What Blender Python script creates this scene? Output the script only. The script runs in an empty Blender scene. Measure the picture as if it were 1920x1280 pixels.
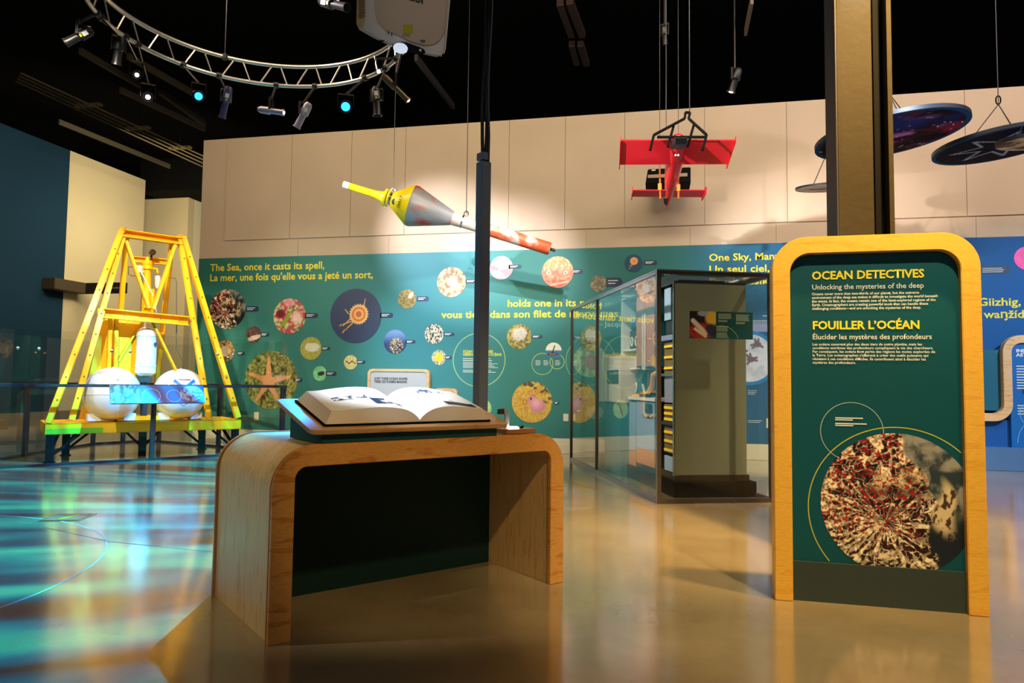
import bpy, bmesh, math, random
import numpy as np
from mathutils import Vector, Matrix
random.seed(7)
S = bpy.context.scene
COL = S.collection
PI = math.pi

def lin(r, g, b, a=1.0):
    f = lambda c: (c/255/12.92 if c/255 <= .04045 else ((c/255+.055)/1.055)**2.4)
    return (f(r), f(g), f(b), a)

# ------------------------------------------------------------------ camera
EYE = Vector((0, 0, 1.25))
FPX = 1312.6
_p, _r, _y = .0568881504, .0120050627, -.207016533
_cp, _sp, _cy, _sy = math.cos(_p), math.sin(_p), math.cos(_y), math.sin(_y)
FW = Vector((_sy*_cp, _cy*_cp, _sp)); _r0 = Vector((_cy, -_sy, 0)); _u0 = _r0.cross(FW)
RT = math.cos(_r)*_r0 + math.sin(_r)*_u0
UP = -math.sin(_r)*_r0 + math.cos(_r)*_u0
cd = bpy.data.cameras.new('camera'); cam = bpy.data.objects.new('camera', cd); COL.objects.link(cam)
cd.sensor_width = 36; cd.lens = FPX*36/1920; cd.clip_start = .05; cd.clip_end = 200
m = Matrix((RT, UP, -FW)).transposed().to_4x4(); m.translation = EYE
cam.matrix_world = m
S.camera = cam

# ------------------------------------------------------------------ view, world, lights
S.view_settings.view_transform = 'Standard'; S.view_settings.look = 'None'
S.view_settings.exposure = 0.38; S.view_settings.gamma = 1.0
S.view_settings.use_curve_mapping = False
S.cycles.use_denoising = True
S.cycles.max_bounces = 8; S.cycles.transparent_max_bounces = 24
S.cycles.sample_clamp_indirect = 6
w = bpy.data.worlds.new('world'); S.world = w; w.use_nodes = True
w.node_tree.nodes['Background'].inputs[0].default_value = (1.0, .92, .84, 1)
w.node_tree.nodes['Background'].inputs[1].default_value = .13

def aim(o, loc, to):
    o.location = loc
    o.rotation_euler = (Vector(to)-Vector(loc)).to_track_quat('-Z', 'Y').to_euler()
def spot(loc, to, power, col, deg=40, blend=.6, rad=.06):
    l = bpy.data.lights.new('spot_beam', 'SPOT'); o = bpy.data.objects.new('spot_beam', l); COL.objects.link(o)
    l.energy = power; l.color = col; l.spot_size = math.radians(deg); l.spot_blend = blend; l.shadow_soft_size = rad
    aim(o, loc, to); return o
def area(loc, to, power, col, sx, sy):
    l = bpy.data.lights.new('track_wash', 'AREA'); o = bpy.data.objects.new('track_wash', l); COL.objects.link(o)
    l.shape = 'RECTANGLE'; l.size = sx; l.size_y = sy; l.energy = power; l.color = col
    aim(o, loc, to); return o
WARM = (1, .80, .55); AMBER = (1, .70, .34); COOL = (.78, .80, 1); PINK = (1, .80, .78)
# wash over the tall back wall from tracks hung high over the room
area((-6.0, 7.0, 7.4), (-6.4, 12.3, 3.6), 150, (1, .72, .44), 4, .5)
area((.5, 7.0, 7.4), (.5, 12.3, 3.6), 215, (1, .82, .60), 6, .5)
area((6.0, 8.0, 7.4), (5.0, 12.3, 3.4), 180, (1, .80, .78), 4, .5)
# spots on the hanging buoy; they throw its shadow on the wall
spot((-8.2, 5.5, 6.2), (-3.8, 12.3, 3.75), 5200, (.90, .86, 1), 20, 1, .04)
spot((-1.7, 5.0, 6.0), (-2.6, 12.3, 3.3), 2600, (.88, .82, 1), 22, 1, .04)
# blue-white wash low on the teal wall, and pale spots on its sea prints
spot((-5.0, 7.6, 4.6), (-4.3, 12.3, 1.5), 800, (.55, .80, 1), 34, 1, .1)
spot((-1.8, 6.0, 5.0), (-3.0, 12.3, 1.8), 1100, (.95, .95, .85), 46, 1, .1)
spot((-7.0, 6.0, 5.0), (-6.4, 12.3, 1.9), 520, (1, .95, .80), 44, 1, .1)
spot((3.0, 7.0, 5.4), (2.2, 12.3, 2.2), 900, (.75, .86, 1), 50, 1, .1)
spot((7.0, 7.0, 5.4), (5.4, 12.3, 1.4), 1200, (.6, .8, 1), 46, 1, .1)
# spots on the yellow frame
spot((-5.0, 4.2, 5.6), (-8.2, 9.8, 1.9), 2000, (1, .90, .66), 32, .7, .08)
spot((-9.6, 4.6, 5.6), (-8.6, 9.9, 1.6), 700, (1, .84, .60), 32, .7, .08)
spot((-10.5, 11.0, 6.0), (-8.2, 9.8, .8), 500, (1, .80, .62), 50, .7, .08)
# far left walls
area((-11.0, 14.5, 6.0), (-16, 17.2, 3.5), 230, (1, .84, .56), 4, .6)
area((-13.0, 16.5, 6.0), (-15.6, 20, 3.5), 60, (1, .88, .60), 2, .5)
# steep golden spots on the information sign and the floor around it
spot((1.65, 2.3, 5.2), (1.2, 4.3, 1.1), 820, (1, .78, .42), 48, .7, .06)
spot((1.9, 3.7, 5.7), (1.0, 6.6, 0.0), 3000, (1, .62, .22), 50, 1, .1)
spot((-.4, 4.6, 5.8), (-.3, 6.3, 0.0), 900, (1, .62, .24), 40, 1, .1)
spot((4.2, 5.6, 5.8), (3.0, 9.2, 0.0), 2000, (1, .74, .48), 60, .9, .1)
spot((2.3, 1.6, 5.2), (1.1, 3.2, 0.0), 330, (1, .58, .16), 42, 1, .1)
# bench: golden light on its front, pale light on its end
spot((1.2, .4, 5.0), (-1.15, 3.8, .95), 420, (1, .68, .30), 24, .7, .1)
spot((-5.6, 1.6, 3.9), (-2.25, 3.4, .62), 230, (1, .86, .60), 17, .7, .1)
# spot on the red aircraft, then an added fill for the sky discs
spot((-5.0, 3.0, 5.25), (.25, 9.3, 4.1), 4200, (1, .88, .86), 17, .8, .08)
spot((6.8, 4.5, 3.2), (3.8, 10, 4.6), 420, (.95, .85, 1), 36, 1, .1)  # added fill from the side, no such lamp hangs there
# book light from the projector over the bench
spot((-1.25, 2.9, 2.85), (-1.60, 3.95, 1.08), 300, (.84, .92, 1), 31, 1, .03)
spot((-.5, .3, 3.4), (-.95, 3.4, 3.1), 42, (1, .92, .86), 24, .8, .05)  # added fill on the projector housing itself, not a lamp of the room
# display case
spot((-2.6, 7.2, 4.7), (.15, 9.0, 1.3), 1000, (1, .90, .76), 40, .8, .06)
spot((1.6, 4.6, 5.2), (.8, 8.0, 1.4), 520, (1, .88, .66), 34, .9, .06)

def gobo(loc, to, power, deg, rot=1.05):
    """water-ripple projector: a spot whose lens carries a rippled blue pattern"""
    o = spot(loc, to, power, (1, 1, 1), deg, .35, .03); l = o.data; l.use_nodes = True
    nt = l.node_tree; N = nt.nodes; L = nt.links; em = N['Emission']
    tc = N.new('ShaderNodeTexCoord'); sep = N.new('ShaderNodeSeparateXYZ'); L.new(tc.outputs['Normal'], sep.inputs[0])
    dx = N.new('ShaderNodeMath'); dx.operation = 'DIVIDE'; L.new(sep.outputs[0], dx.inputs[0]); L.new(sep.outputs[2], dx.inputs[1])
    dy = N.new('ShaderNodeMath'); dy.operation = 'DIVIDE'; L.new(sep.outputs[1], dy.inputs[0]); L.new(sep.outputs[2], dy.inputs[1])
    cb = N.new('ShaderNodeCombineXYZ'); L.new(dx.outputs[0], cb.inputs[0]); L.new(dy.outputs[0], cb.inputs[1])
    mp = N.new('ShaderNodeMapping'); L.new(cb.outputs[0], mp.inputs[0]); mp.vector_type = 'TEXTURE'; mp.inputs['Scale'].default_value = (.85, .15, 1)
    mp.inputs['Rotation'].default_value = (0, 0, rot)
    n1 = N.new('ShaderNodeTexNoise'); L.new(mp.outputs[0], n1.inputs['Vector']); n1.inputs['Scale'].default_value = 1.6
    n1.inputs['Detail'].default_value = 2.0; n1.inputs['Distortion'].default_value = .5
    rp = N.new('ShaderNodeValToRGB'); L.new(n1.outputs[0], rp.inputs[0]); e = rp.color_ramp.elements
    e[0].position = .34; e[0].color = (.035, .012, .03, 1); e[1].position = .43; e[1].color = (0, .09, .32, 1)
    for p_, c_ in ((.50, (0, .20, .62, 1)), (.58, (.0, .46, .88, 1)), (.70, (.04, .85, 1, 1))):
        q = e.new(p_); q.color = c_
    L.new(rp.outputs[0], em.inputs['Color'])
    return o
gobo((-3.80, 7.80, 4.55), (-6.2, 6.0, 0), 7500, 111)
gobo((-2.4, 6.6, 5.4), (-1.2, 7.6, 0), 900, 18)

# ------------------------------------------------------------------ pixel measurements -> places in the room
def ray(x, y): return (x-960)*RT - (y-640)*UP + FPX*FW
def onplane(x, y, P, n):
    d = ray(x, y); n = Vector(n); P = Vector(P); return EYE + d*((P-EYE).dot(n)/d.dot(n))
WY = 12.3
def W(x, y, Y=WY): return onplane(x, y, (0, Y, 0), (0, 1, 0))
def FLR(x, y, z=0): return onplane(x, y, (0, 0, z), (0, 0, 1))

# ------------------------------------------------------------------ mesh helpers
class Fr:
    def __init__(s, o=(0, 0, 0), ex=(1, 0, 0), ey=(0, 1, 0), ez=None):
        s.o = Vector(o); s.ex = Vector(ex).normalized(); s.ey = Vector(ey).normalized()
        s.ez = Vector(ez).normalized() if ez is not None else s.ex.cross(s.ey)
    def __call__(s, a, b, c=0): return s.o + s.ex*a + s.ey*b + s.ez*c
    def loc(s, P): d = Vector(P)-s.o; return Vector((d.dot(s.ex), d.dot(s.ey), d.dot(s.ez)))
WORLD = Fr()
def rotfr(o, ang): return Fr(o, (math.cos(ang), math.sin(ang), 0), (-math.sin(ang), math.cos(ang), 0))

class MB:
    def __init__(s): s.v = []; s.f = []; s.m = []; s.cm = 0
    def add(s, vs, fs):
        k = len(s.v); s.v += [Vector(v) for v in vs]
        s.f += [tuple(i+k for i in f) for f in fs]; s.m += [s.cm]*len(fs); return s
    def mi(s, i): s.cm = i; return s
    def box(s, fr, x0, x1, y0, y1, z0, z1):
        vs = [fr(x, y, z) for z in (z0, z1) for x, y in ((x0, y0), (x1, y0), (x1, y1), (x0, y1))]
        return s.add(vs, [(3, 2, 1, 0), (4, 5, 6, 7), (0, 1, 5, 4), (1, 2, 6, 5), (2, 3, 7, 6), (3, 0, 4, 7)])
    def hexa(s, vs):
        return s.add(vs, [(3, 2, 1, 0), (4, 5, 6, 7), (0, 1, 5, 4), (1, 2, 6, 5), (2, 3, 7, 6), (3, 0, 4, 7)])
    def beam(s, p, q, w, h, up=(0, 0, 1), w2=None, h2=None):
        p = Vector(p); q = Vector(q); d = (q-p).normalized(); up = Vector(up)
        sx = d.cross(up)
        if sx.length < 1e-4: sx = d.cross(Vector((1, 0, 0)))
        sx.normalize(); u = sx.cross(d); w2 = w2 or w; h2 = h2 or h
        vs = [P + sx*a*ww/2 + u*b*hh/2 for P, ww, hh in ((p, w, h), (q, w2, h2)) for a, b in ((-1, -1), (1, -1), (1, 1), (-1, 1))]
        return s.hexa(vs)
    def channel(s, p, q, w, h, up=(0, 0, 1), t=.012, flip=1):
        """C-shaped steel section: a web and two flanges"""
        p = Vector(p); q = Vector(q); d = (q-p).normalized(); sx = d.cross(Vector(up)).normalized(); u = sx.cross(d)
        s.beam(p - sx*flip*(w/2-t/2), q - sx*flip*(w/2-t/2), t, h, u)
        for k in (-1, 1): s.beam(p + u*k*(h/2-t/2), q + u*k*(h/2-t/2), w, t, u)
        return s
    def tube(s, pts, r, n=8, closed=False, cap=True):
        pts = [Vector(p) for p in pts]; N = len(pts); rs = r if isinstance(r, (list, tuple)) else [r]*N
        t0 = (pts[1]-pts[0]).normalized(); a = t0.orthogonal().normalized(); vs = []
        for i, p in enumerate(pts):
            if closed: t = (pts[(i+1) % N]-pts[i-1]).normalized()
            else: t = (pts[min(i+1, N-1)]-pts[max(i-1, 0)]).normalized()
            a = (a - t*a.dot(t)); a = a.normalized() if a.length > 1e-6 else t.orthogonal().normalized(); b = t.cross(a)
            vs += [p + (a*math.cos(2*PI*k/n) + b*math.sin(2*PI*k/n))*rs[i] for k in range(n)]
        fs = []
        for i in range(N if closed else N-1):
            j = (i+1) % N
            fs += [(i*n+k, i*n+(k+1) % n, j*n+(k+1) % n, j*n+k) for k in range(n)]
        if not closed and cap: fs += [tuple(range(n-1, -1, -1)), tuple((N-1)*n+k for k in range(n))]
        return s.add(vs, fs)
    def cyl(s, p, q, r, n=16, r2=None):
        return s.tube([p, q], [r, r if r2 is None else r2], n)
    def lathe(s, o, axis, prof, n=24):
        """prof: list of (distance along the axis, radius)"""
        o = Vector(o); ax = Vector(axis).normalized(); a = ax.orthogonal().normalized(); b = ax.cross(a); vs = []
        for h, r in prof: vs += [o + ax*h + (a*math.cos(2*PI*k/n)+b*math.sin(2*PI*k/n))*max(r, 1e-4) for k in range(n)]
        fs = []
        for i in range(len(prof)-1): fs += [(i*n+k, i*n+(k+1) % n, (i+1)*n+(k+1) % n, (i+1)*n+k) for k in range(n)]
        fs += [tuple(range(n-1, -1, -1)), tuple((len(prof)-1)*n+k for k in range(n))]
        return s.add(vs, fs)
    def ball(s, c, r, n=20, sc=(1, 1, 1)):
        c = Vector(c); m_ = n//2; vs = []; fs = []
        for i in range(1, m_):
            a = PI*i/m_
            vs += [c + Vector((r*sc[0]*math.sin(a)*math.cos(2*PI*k/n), r*sc[1]*math.sin(a)*math.sin(2*PI*k/n), r*sc[2]*math.cos(a))) for k in range(n)]
        top = len(vs); vs += [c+Vector((0, 0, r*sc[2])), c-Vector((0, 0, r*sc[2]))]
        for i in range(m_-2): fs += [(i*n+k, (i+1)*n+k, (i+1)*n+(k+1) % n, i*n+(k+1) % n) for k in range(n)]
        fs += [(top, k, (k+1) % n) for k in range(n)]
        fs += [(top+1, (m_-2)*n+(k+1) % n, (m_-2)*n+k) for k in range(n)]
        return s.add(vs, fs)
    def ring(s, fr, outer, inner, y0, y1, closed=False):
        """solid band between two outlines of equal count in the frame's x-z plane, from depth y0 to y1"""
        n = len(outer); vs = []
        for (a, c) in outer: vs += [fr(a, y0, c), fr(a, y1, c)]
        for (a, c) in inner: vs += [fr(a, y0, c), fr(a, y1, c)]
        O = lambda i, k: 2*(i % n)+k
        I = lambda i, k: 2*n+2*(i % n)+k
        fs = []
        for i in range(n if closed else n-1):
            j = i+1
            fs += [(O(i, 0), I(i, 0), I(j, 0), O(j, 0)), (O(i, 1), O(j, 1), I(j, 1), I(i, 1)),
                   (O(i, 0), O(j, 0), O(j, 1), O(i, 1)), (I(i, 0), I(i, 1), I(j, 1), I(j, 0))]
        if not closed:
            for i in (0, n-1): fs.append((O(i, 0), O(i, 1), I(i, 1), I(i, 0)))
        return s.add(vs, fs)
    def prism(s, fr, pts, y0, y1):
        n = len(pts); vs = [fr(a, y0, c) for a, c in pts]+[fr(a, y1, c) for a, c in pts]
        fs = [tuple(range(n)), tuple(range(2*n-1, n-1, -1))]+[(i, i+n, (i+1) % n+n, (i+1) % n) for i in range(n)]
        return s.add(vs, fs)
    def build(s, name, mat, parent=None, bevel=0, smooth=35, **props):
        me = bpy.data.meshes.new(name)
        org = parent['_o'] if parent is not None and '_o' in parent else None
        if org is None:
            A = np.array([tuple(v) for v in s.v]); org = ((A[:, 0].min()+A[:, 0].max())/2, (A[:, 1].min()+A[:, 1].max())/2, A[:, 2].min())
        ov = Vector(tuple(org))
        me.from_pydata([tuple(v-ov) for v in s.v], [], s.f)
        mats = mat if isinstance(mat, (list, tuple)) else [mat]
        for q in mats: me.materials.append(q)
        if len(mats) > 1: me.polygons.foreach_set('material_index', s.m)
        bm = bmesh.new(); bm.from_mesh(me); bmesh.ops.recalc_face_normals(bm, faces=bm.faces)
        if bevel:
            ed = [e for e in bm.edges if len(e.link_faces) == 2 and e.calc_face_angle(0) > .6]
            bmesh.ops.bevel(bm, geom=ed, offset=bevel, segments=2, affect='EDGES', clamp_overlap=True)
        bm.to_mesh(me); bm.free()
        if smooth:
            me.polygons.foreach_set('use_smooth', [True]*len(me.polygons))
            me.set_sharp_from_angle(angle=math.radians(smooth))
        return link(name, me, org, parent, **props)
def link(name, me, org, parent=None, **props):
    o = bpy.data.objects.new(name, me); COL.objects.link(o)
    if parent is not None: o.parent = parent
    else: o.location = tuple(org)
    o['_o'] = tuple(parent['_o']) if parent is not None else tuple(org)
    for k, v in props.items(): o[k] = v
    return o
def thing(name, loc, label, cat, group=None):
    o = bpy.data.objects.new(name, None); COL.objects.link(o); o.location = tuple(loc); o['_o'] = tuple(loc); o.empty_display_size = .1
    o['label'] = label; o['category'] = cat
    if group: o['group'] = group
    return o
def tag(o, label, cat, group=None):
    o['label'] = label; o['category'] = cat
    if group: o['group'] = group
    return o

def rrect(x0, x1, z0, z1, r, n=6):
    pts = []
    for cx, cz, a0 in ((x1-r, z1-r, 0), (x0+r, z1-r, 90), (x0+r, z0+r, 180), (x1-r, z0+r, 270)):
        for k in range(n+1):
            a = math.radians(a0+90*k/n); pts.append((cx+r*math.cos(a), cz+r*math.sin(a)))
    return pts
def upath(x0, x1, z0, z1, r, n=10):
    """inverted U outline: up the left side, over the top, down the right side"""
    pts = [(x0, z0), (x0, z0+(z1-z0)*.5)]
    for k in range(n+1):
        a = PI-PI/2*k/n; pts.append((x0+r+r*math.cos(a), z1-r+r*math.sin(a)))
    for k in range(n+1):
        a = PI/2-PI/2*k/n; pts.append((x1-r+r*math.cos(a), z1-r+r*math.sin(a)))
    return pts+[(x1, z0+(z1-z0)*.5), (x1, z0)]

# ------------------------------------------------------------------ materials
def mat(name, col, rough=.5, metal=0, spec=.5, emit=0, ecol=None, var=0, vscale=6, bump=0, bscale=40, coat=0):
    m = bpy.data.materials.new(name); m.use_nodes = True; nt = m.node_tree; b = nt.nodes['Principled BSDF']
    b.inputs['Base Color'].default_value = col; b.inputs['Roughness'].default_value = rough; b.inputs['Metallic'].default_value = metal
    b.inputs['Specular IOR Level'].default_value = spec; b.inputs['Coat Weight'].default_value = coat; b.inputs['Coat Roughness'].default_value = .08
    if emit: b.inputs['Emission Strength'].default_value = emit; b.inputs['Emission Color'].default_value = ecol or col
    if var or bump:
        g = nt.nodes.new('ShaderNodeNewGeometry')
        if var:
            n = nt.nodes.new('ShaderNodeTexNoise'); n.inputs['Scale'].default_value = vscale; n.inputs['Detail'].default_value = 5
            nt.links.new(g.outputs['Position'], n.inputs['Vector'])
            r = nt.nodes.new('ShaderNodeValToRGB'); nt.links.new(n.outputs[0], r.inputs[0])
            r.color_ramp.elements[0].position = .3; r.color_ramp.elements[1].position = .7
            r.color_ramp.elements[0].color = tuple(c*(1-var) for c in col[:3])+(1,); r.color_ramp.elements[1].color = tuple(min(1, c*(1+var)) for c in col[:3])+(1,)
            nt.links.new(r.outputs[0], b.inputs['Base Color'])
        if bump:
            n = nt.nodes.new('ShaderNodeTexNoise'); n.inputs['Scale'].default_value = bscale; n.inputs['Detail'].default_value = 4
            nt.links.new(g.outputs['Position'], n.inputs['Vector'])
            bp = nt.nodes.new('ShaderNodeBump'); bp.inputs['Strength'].default_value = bump; bp.inputs['Distance'].default_value = .01
            nt.links.new(n.outputs[0], bp.inputs['Height']); nt.links.new(bp.outputs[0], b.inputs['Normal'])
    return m
def wood(name, c1, c2, scale=(1, 1, 1), ang=0, rough=.32, coat=.25):
    m = bpy.data.materials.new(name); m.use_nodes = True; nt = m.node_tree; b = nt.nodes['Principled BSDF']; N = nt.nodes; L = nt.links
    g = N.new('ShaderNodeNewGeometry'); mp = N.new('ShaderNodeMapping'); L.new(g.outputs['Position'], mp.inputs[0])
    mp.vector_type = 'TEXTURE'; mp.inputs['Rotation'].default_value = (0, 0, ang); mp.inputs['Scale'].default_value = scale
    n = N.new('ShaderNodeTexNoise'); L.new(mp.outputs[0], n.inputs['Vector']); n.inputs['Scale'].default_value = 3; n.inputs['Detail'].default_value = 3; n.inputs['Distortion'].default_value = .6
    mu = N.new('ShaderNodeMath'); mu.operation = 'MULTIPLY'; L.new(n.outputs[0], mu.inputs[0]); mu.inputs[1].default_value = 3.2
    fr = N.new('ShaderNodeMath'); fr.operation = 'PINGPONG'; L.new(mu.outputs[0], fr.inputs[0]); fr.inputs[1].default_value = .5
    r = N.new('ShaderNodeValToRGB'); L.new(fr.outputs[0], r.inputs[0]); e = r.color_ramp.elements
    e[0].position = 0; e[0].color = c2; e[1].position = .16; e[1].color = c1
    n2 = N.new('ShaderNodeTexNoise'); L.new(mp.outputs[0], n2.inputs['Vector']); n2.inputs['Scale'].default_value = 40; n2.inputs['Detail'].default_value = 4
    mx = N.new('ShaderNodeMix'); mx.data_type = 'RGBA'; mx.blend_type = 'MULTIPLY'; mx.inputs[0].default_value = .35
    L.new(r.outputs[0], mx.inputs[6])
    r2 = N.new('ShaderNodeValToRGB'); L.new(n2.outputs[0], r2.inputs[0]); r2.color_ramp.elements[0].position = .3; r2.color_ramp.elements[0].color = (.55, .5, .42, 1); r2.color_ramp.elements[1].position = .6
    L.new(r2.outputs[0], mx.inputs[7]); L.new(mx.outputs[2], b.inputs['Base Color'])
    b.inputs['Roughness'].default_value = rough; b.inputs['Coat Weight'].default_value = coat; b.inputs['Coat Roughness'].default_value = .15
    return m
def glassmat(name, tint=(.93, .98, .96), ior=1.5, boost=1.0):
    m = bpy.data.materials.new(name); m.use_nodes = True; nt = m.node_tree; N = nt.nodes; L = nt.links
    N.remove(N['Principled BSDF']); t = N.new('ShaderNodeBsdfTransparent'); t.inputs[0].default_value = tint+(1,)
    gl = N.new('ShaderNodeBsdfGlossy'); gl.inputs['Roughness'].default_value = .01
    f = N.new('ShaderNodeFresnel'); f.inputs[0].default_value = ior; mu = N.new('ShaderNodeMath'); mu.operation = 'MULTIPLY'; mu.inputs[1].default_value = boost; mu.use_clamp = True
    L.new(f.outputs[0], mu.inputs[0]); gm = N.new('ShaderNodeNewGeometry'); iv = N.new('ShaderNodeMath'); iv.operation = 'SUBTRACT'; iv.inputs[0].default_value = 1; L.new(gm.outputs['Backfacing'], iv.inputs[1]); m2 = N.new('ShaderNodeMath'); m2.operation = 'MULTIPLY'; L.new(mu.outputs[0], m2.inputs[0]); L.new(iv.outputs[0], m2.inputs[1])
    mx = N.new('ShaderNodeMixShader'); L.new(m2.outputs[0], mx.inputs[0]); L.new(t.outputs[0], mx.inputs[1]); L.new(gl.outputs[0], mx.inputs[2])
    L.new(mx.outputs[0], N['Material Output'].inputs[0]); return m
def attrmat(name, rough=.45, emit=0):
    m = bpy.data.materials.new(name); m.use_nodes = True; nt = m.node_tree; b = nt.nodes['Principled BSDF']
    a = nt.nodes.new('ShaderNodeAttribute'); a.attribute_name = 'print'; nt.links.new(a.outputs['Color'], b.inputs['Base Color'])
    b.inputs['Roughness'].default_value = rough
    return m

M = {}
M['black'] = mat('black_paint', lin(10, 10, 11), .8, spec=.1)
M['ceil'] = mat('ceiling_black', lin(7, 7, 7), .95, spec=.02)
M['cream'] = mat('cream_drywall', lin(196, 178, 152), .75, spec=.15, var=.05, vscale=.9)
M['farcream'] = mat('far_cream_drywall', lin(200, 186, 150), .8, spec=.1, var=.03, vscale=.8)
M['navy'] = mat('navy_wall_paint', lin(24, 52, 72), .85, spec=.1)
M['base'] = mat('cream_baseboard', lin(225, 212, 178), .5, spec=.3)
M['darksteel'] = mat('dark_grey_steel', lin(52, 54, 60), .4, .3)
M['slate'] = mat('slate_grey_powdercoat', lin(106, 116, 134), .42, spec=.5)
M['fencesteel'] = mat('rail_dark_steel', lin(58, 54, 54), .38, .4)
M['yellow'] = mat('yellow_machine_paint', lin(250, 184, 6), .38, spec=.4, var=.05, vscale=5)
M['green'] = mat('green_paint_patch', lin(112, 190, 30), .45)
M['white'] = mat('white_paint', lin(228, 222, 212), .35)
M['whitegloss'] = mat('white_gloss_shell', lin(226, 220, 208), .16, spec=.6, var=.03, vscale=6)
M['teal'] = mat('teal_laminate', lin(16, 70, 72), .5, spec=.4)
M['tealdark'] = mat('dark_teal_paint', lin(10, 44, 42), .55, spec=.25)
M['signteal'] = mat('sign_teal_print', lin(0, 76, 88), .5, spec=.3, var=.08, vscale=1.2)
M['signbase'] = mat('sign_base_paint', lin(52, 64, 60), .55, spec=.3)
M['textyel'] = mat('yellow_ink', lin(238, 222, 50), .6)
M['textwht'] = mat('white_ink', lin(226, 230, 220), .6)
M['textpale'] = mat('pale_green_ink', lin(170, 206, 130), .6)
M['tagnavy'] = mat('navy_caption_print', lin(30, 52, 84), .5)
M['chrome'] = mat('brushed_metal', lin(190, 188, 184), .25, 1)
M['alu'] = mat('truss_aluminium', lin(200, 196, 192), .3, .85)
M['red'] = mat('red_gloss_paint', lin(236, 34, 50), .3, spec=.5, coat=.3)
M['bookpage'] = mat('book_page_paper', lin(236, 238, 240), .7)
M['bookedge'] = mat('book_page_edges', lin(226, 216, 202), .8)
M['ply'] = wood('plywood_edge', lin(176, 120, 66), lin(120, 76, 36), (.05, .05, .004))
M['maple'] = wood('maple_veneer', lin(222, 160, 84), lin(196, 124, 52), (1.2, 1.2, .3), 0)
M['maplev'] = wood('maple_veneer_upright_lit', lin(228, 192, 134), lin(206, 162, 100), (.12, .12, 1.2), 0, .35)  # same maple as the front, made paler for light on the bench end
M['maplesign'] = wood('honey_maple_frame', lin(244, 188, 70), lin(234, 172, 56), (1.2, 1.2, .16), 0, .4, .15)
M['maplepale'] = wood('pale_maple_frame', lin(232, 190, 140), lin(206, 156, 104), (.9, .9, .14), 0, .45, .1)
M['board'] = wood('desk_board_maple', lin(204, 160, 110), lin(180, 130, 84), (.8, .2, .2), .86, .3)
M['olive'] = mat('olive_steel_paint', lin(46, 39, 23), .65, spec=.2, bump=.25, bscale=14)
M['plum'] = mat('dark_plum', lin(30, 26, 36), .6)
M['cable'] = mat('black_cable', lin(14, 14, 18), .5)
M['glass'] = glassmat('clear_glass', (.97, .99, .98), 1.5, 1.7)
M['caseglass'] = glassmat('display_case_glass', (.965, .99, .975), 1.5, 1.8)
M['caseframe'] = mat('anodised_case_frame', lin(92, 84, 78), .35, .7)
M['caseframelt'] = mat('pale_case_edge', lin(150, 146, 160), .3, .8)  # paler copy of the frame metal, for left rails and edge strips
M['unitpanel'] = mat('grey_green_panel', lin(128, 130, 106), .5, spec=.4)
M['glow'] = mat('lamp_lens_warm', (1, .8, .65, 1), .5, emit=12, ecol=(1, .72, .55, 1))
M['glowblue'] = mat('lamp_lens_blue', (.05, .3, 1, 1), .5, emit=5, ecol=(.01, .22, 1, 1))
M['glowwhite'] = mat('lamp_lens_white', (1, 1, 1, 1), .5, emit=14, ecol=(.85, .93, 1, 1))
M['print'] = attrmat('photo_print')
M['printgloss'] = attrmat('photo_print_gloss', .3)
M['printmatte'] = attrmat('photo_print_matte', .8); M['printmatte'].node_tree.nodes['Principled BSDF'].inputs['Specular IOR Level'].default_value = .08

def wallprint():
    m = mat('wall_graphic_print', lin(38, 120, 110), .55, spec=.25); nt = m.node_tree; N = nt.nodes; L = nt.links; b = N['Principled BSDF']
    g = N.new('ShaderNodeNewGeometry'); s = N.new('ShaderNodeSeparateXYZ'); L.new(g.outputs['Position'], s.inputs[0])
    n = N.new('ShaderNodeTexNoise'); n.inputs['Scale'].default_value = .7; n.inputs['Detail'].default_value = 2; L.new(g.outputs['Position'], n.inputs['Vector'])
    mr = N.new('ShaderNodeMapRange'); L.new(s.outputs[0], mr.inputs[0]); mr.inputs[1].default_value = -9; mr.inputs[2].default_value = 7
    ad = N.new('ShaderNodeMath'); ad.operation = 'MULTIPLY_ADD'; L.new(n.outputs[0], ad.inputs[0]); ad.inputs[1].default_value = .04; L.new(mr.outputs[0], ad.inputs[2])
    r = N.new('ShaderNodeValToRGB'); L.new(ad.outputs[0], r.inputs[0]); e = r.color_ramp.elements
    e[0].position = 0; e[0].color = lin(44, 112, 102); e[1].position = 1; e[1].color = lin(14, 84, 152)
    for p_, c_ in ((.20, lin(62, 128, 118)), (.31, lin(62, 132, 142)), (.42, lin(62, 128, 118)), (.60, lin(46, 112, 112)), (.65, lin(36, 100, 126)), (.72, lin(34, 96, 144))):  # bluer stop amid the teal paints in blue light; the rest is print
        q = e.new(p_); q.color = c_
    L.new(r.outputs[0], b.inputs['Base Color']); return m
M['wallprint'] = wallprint()

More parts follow.
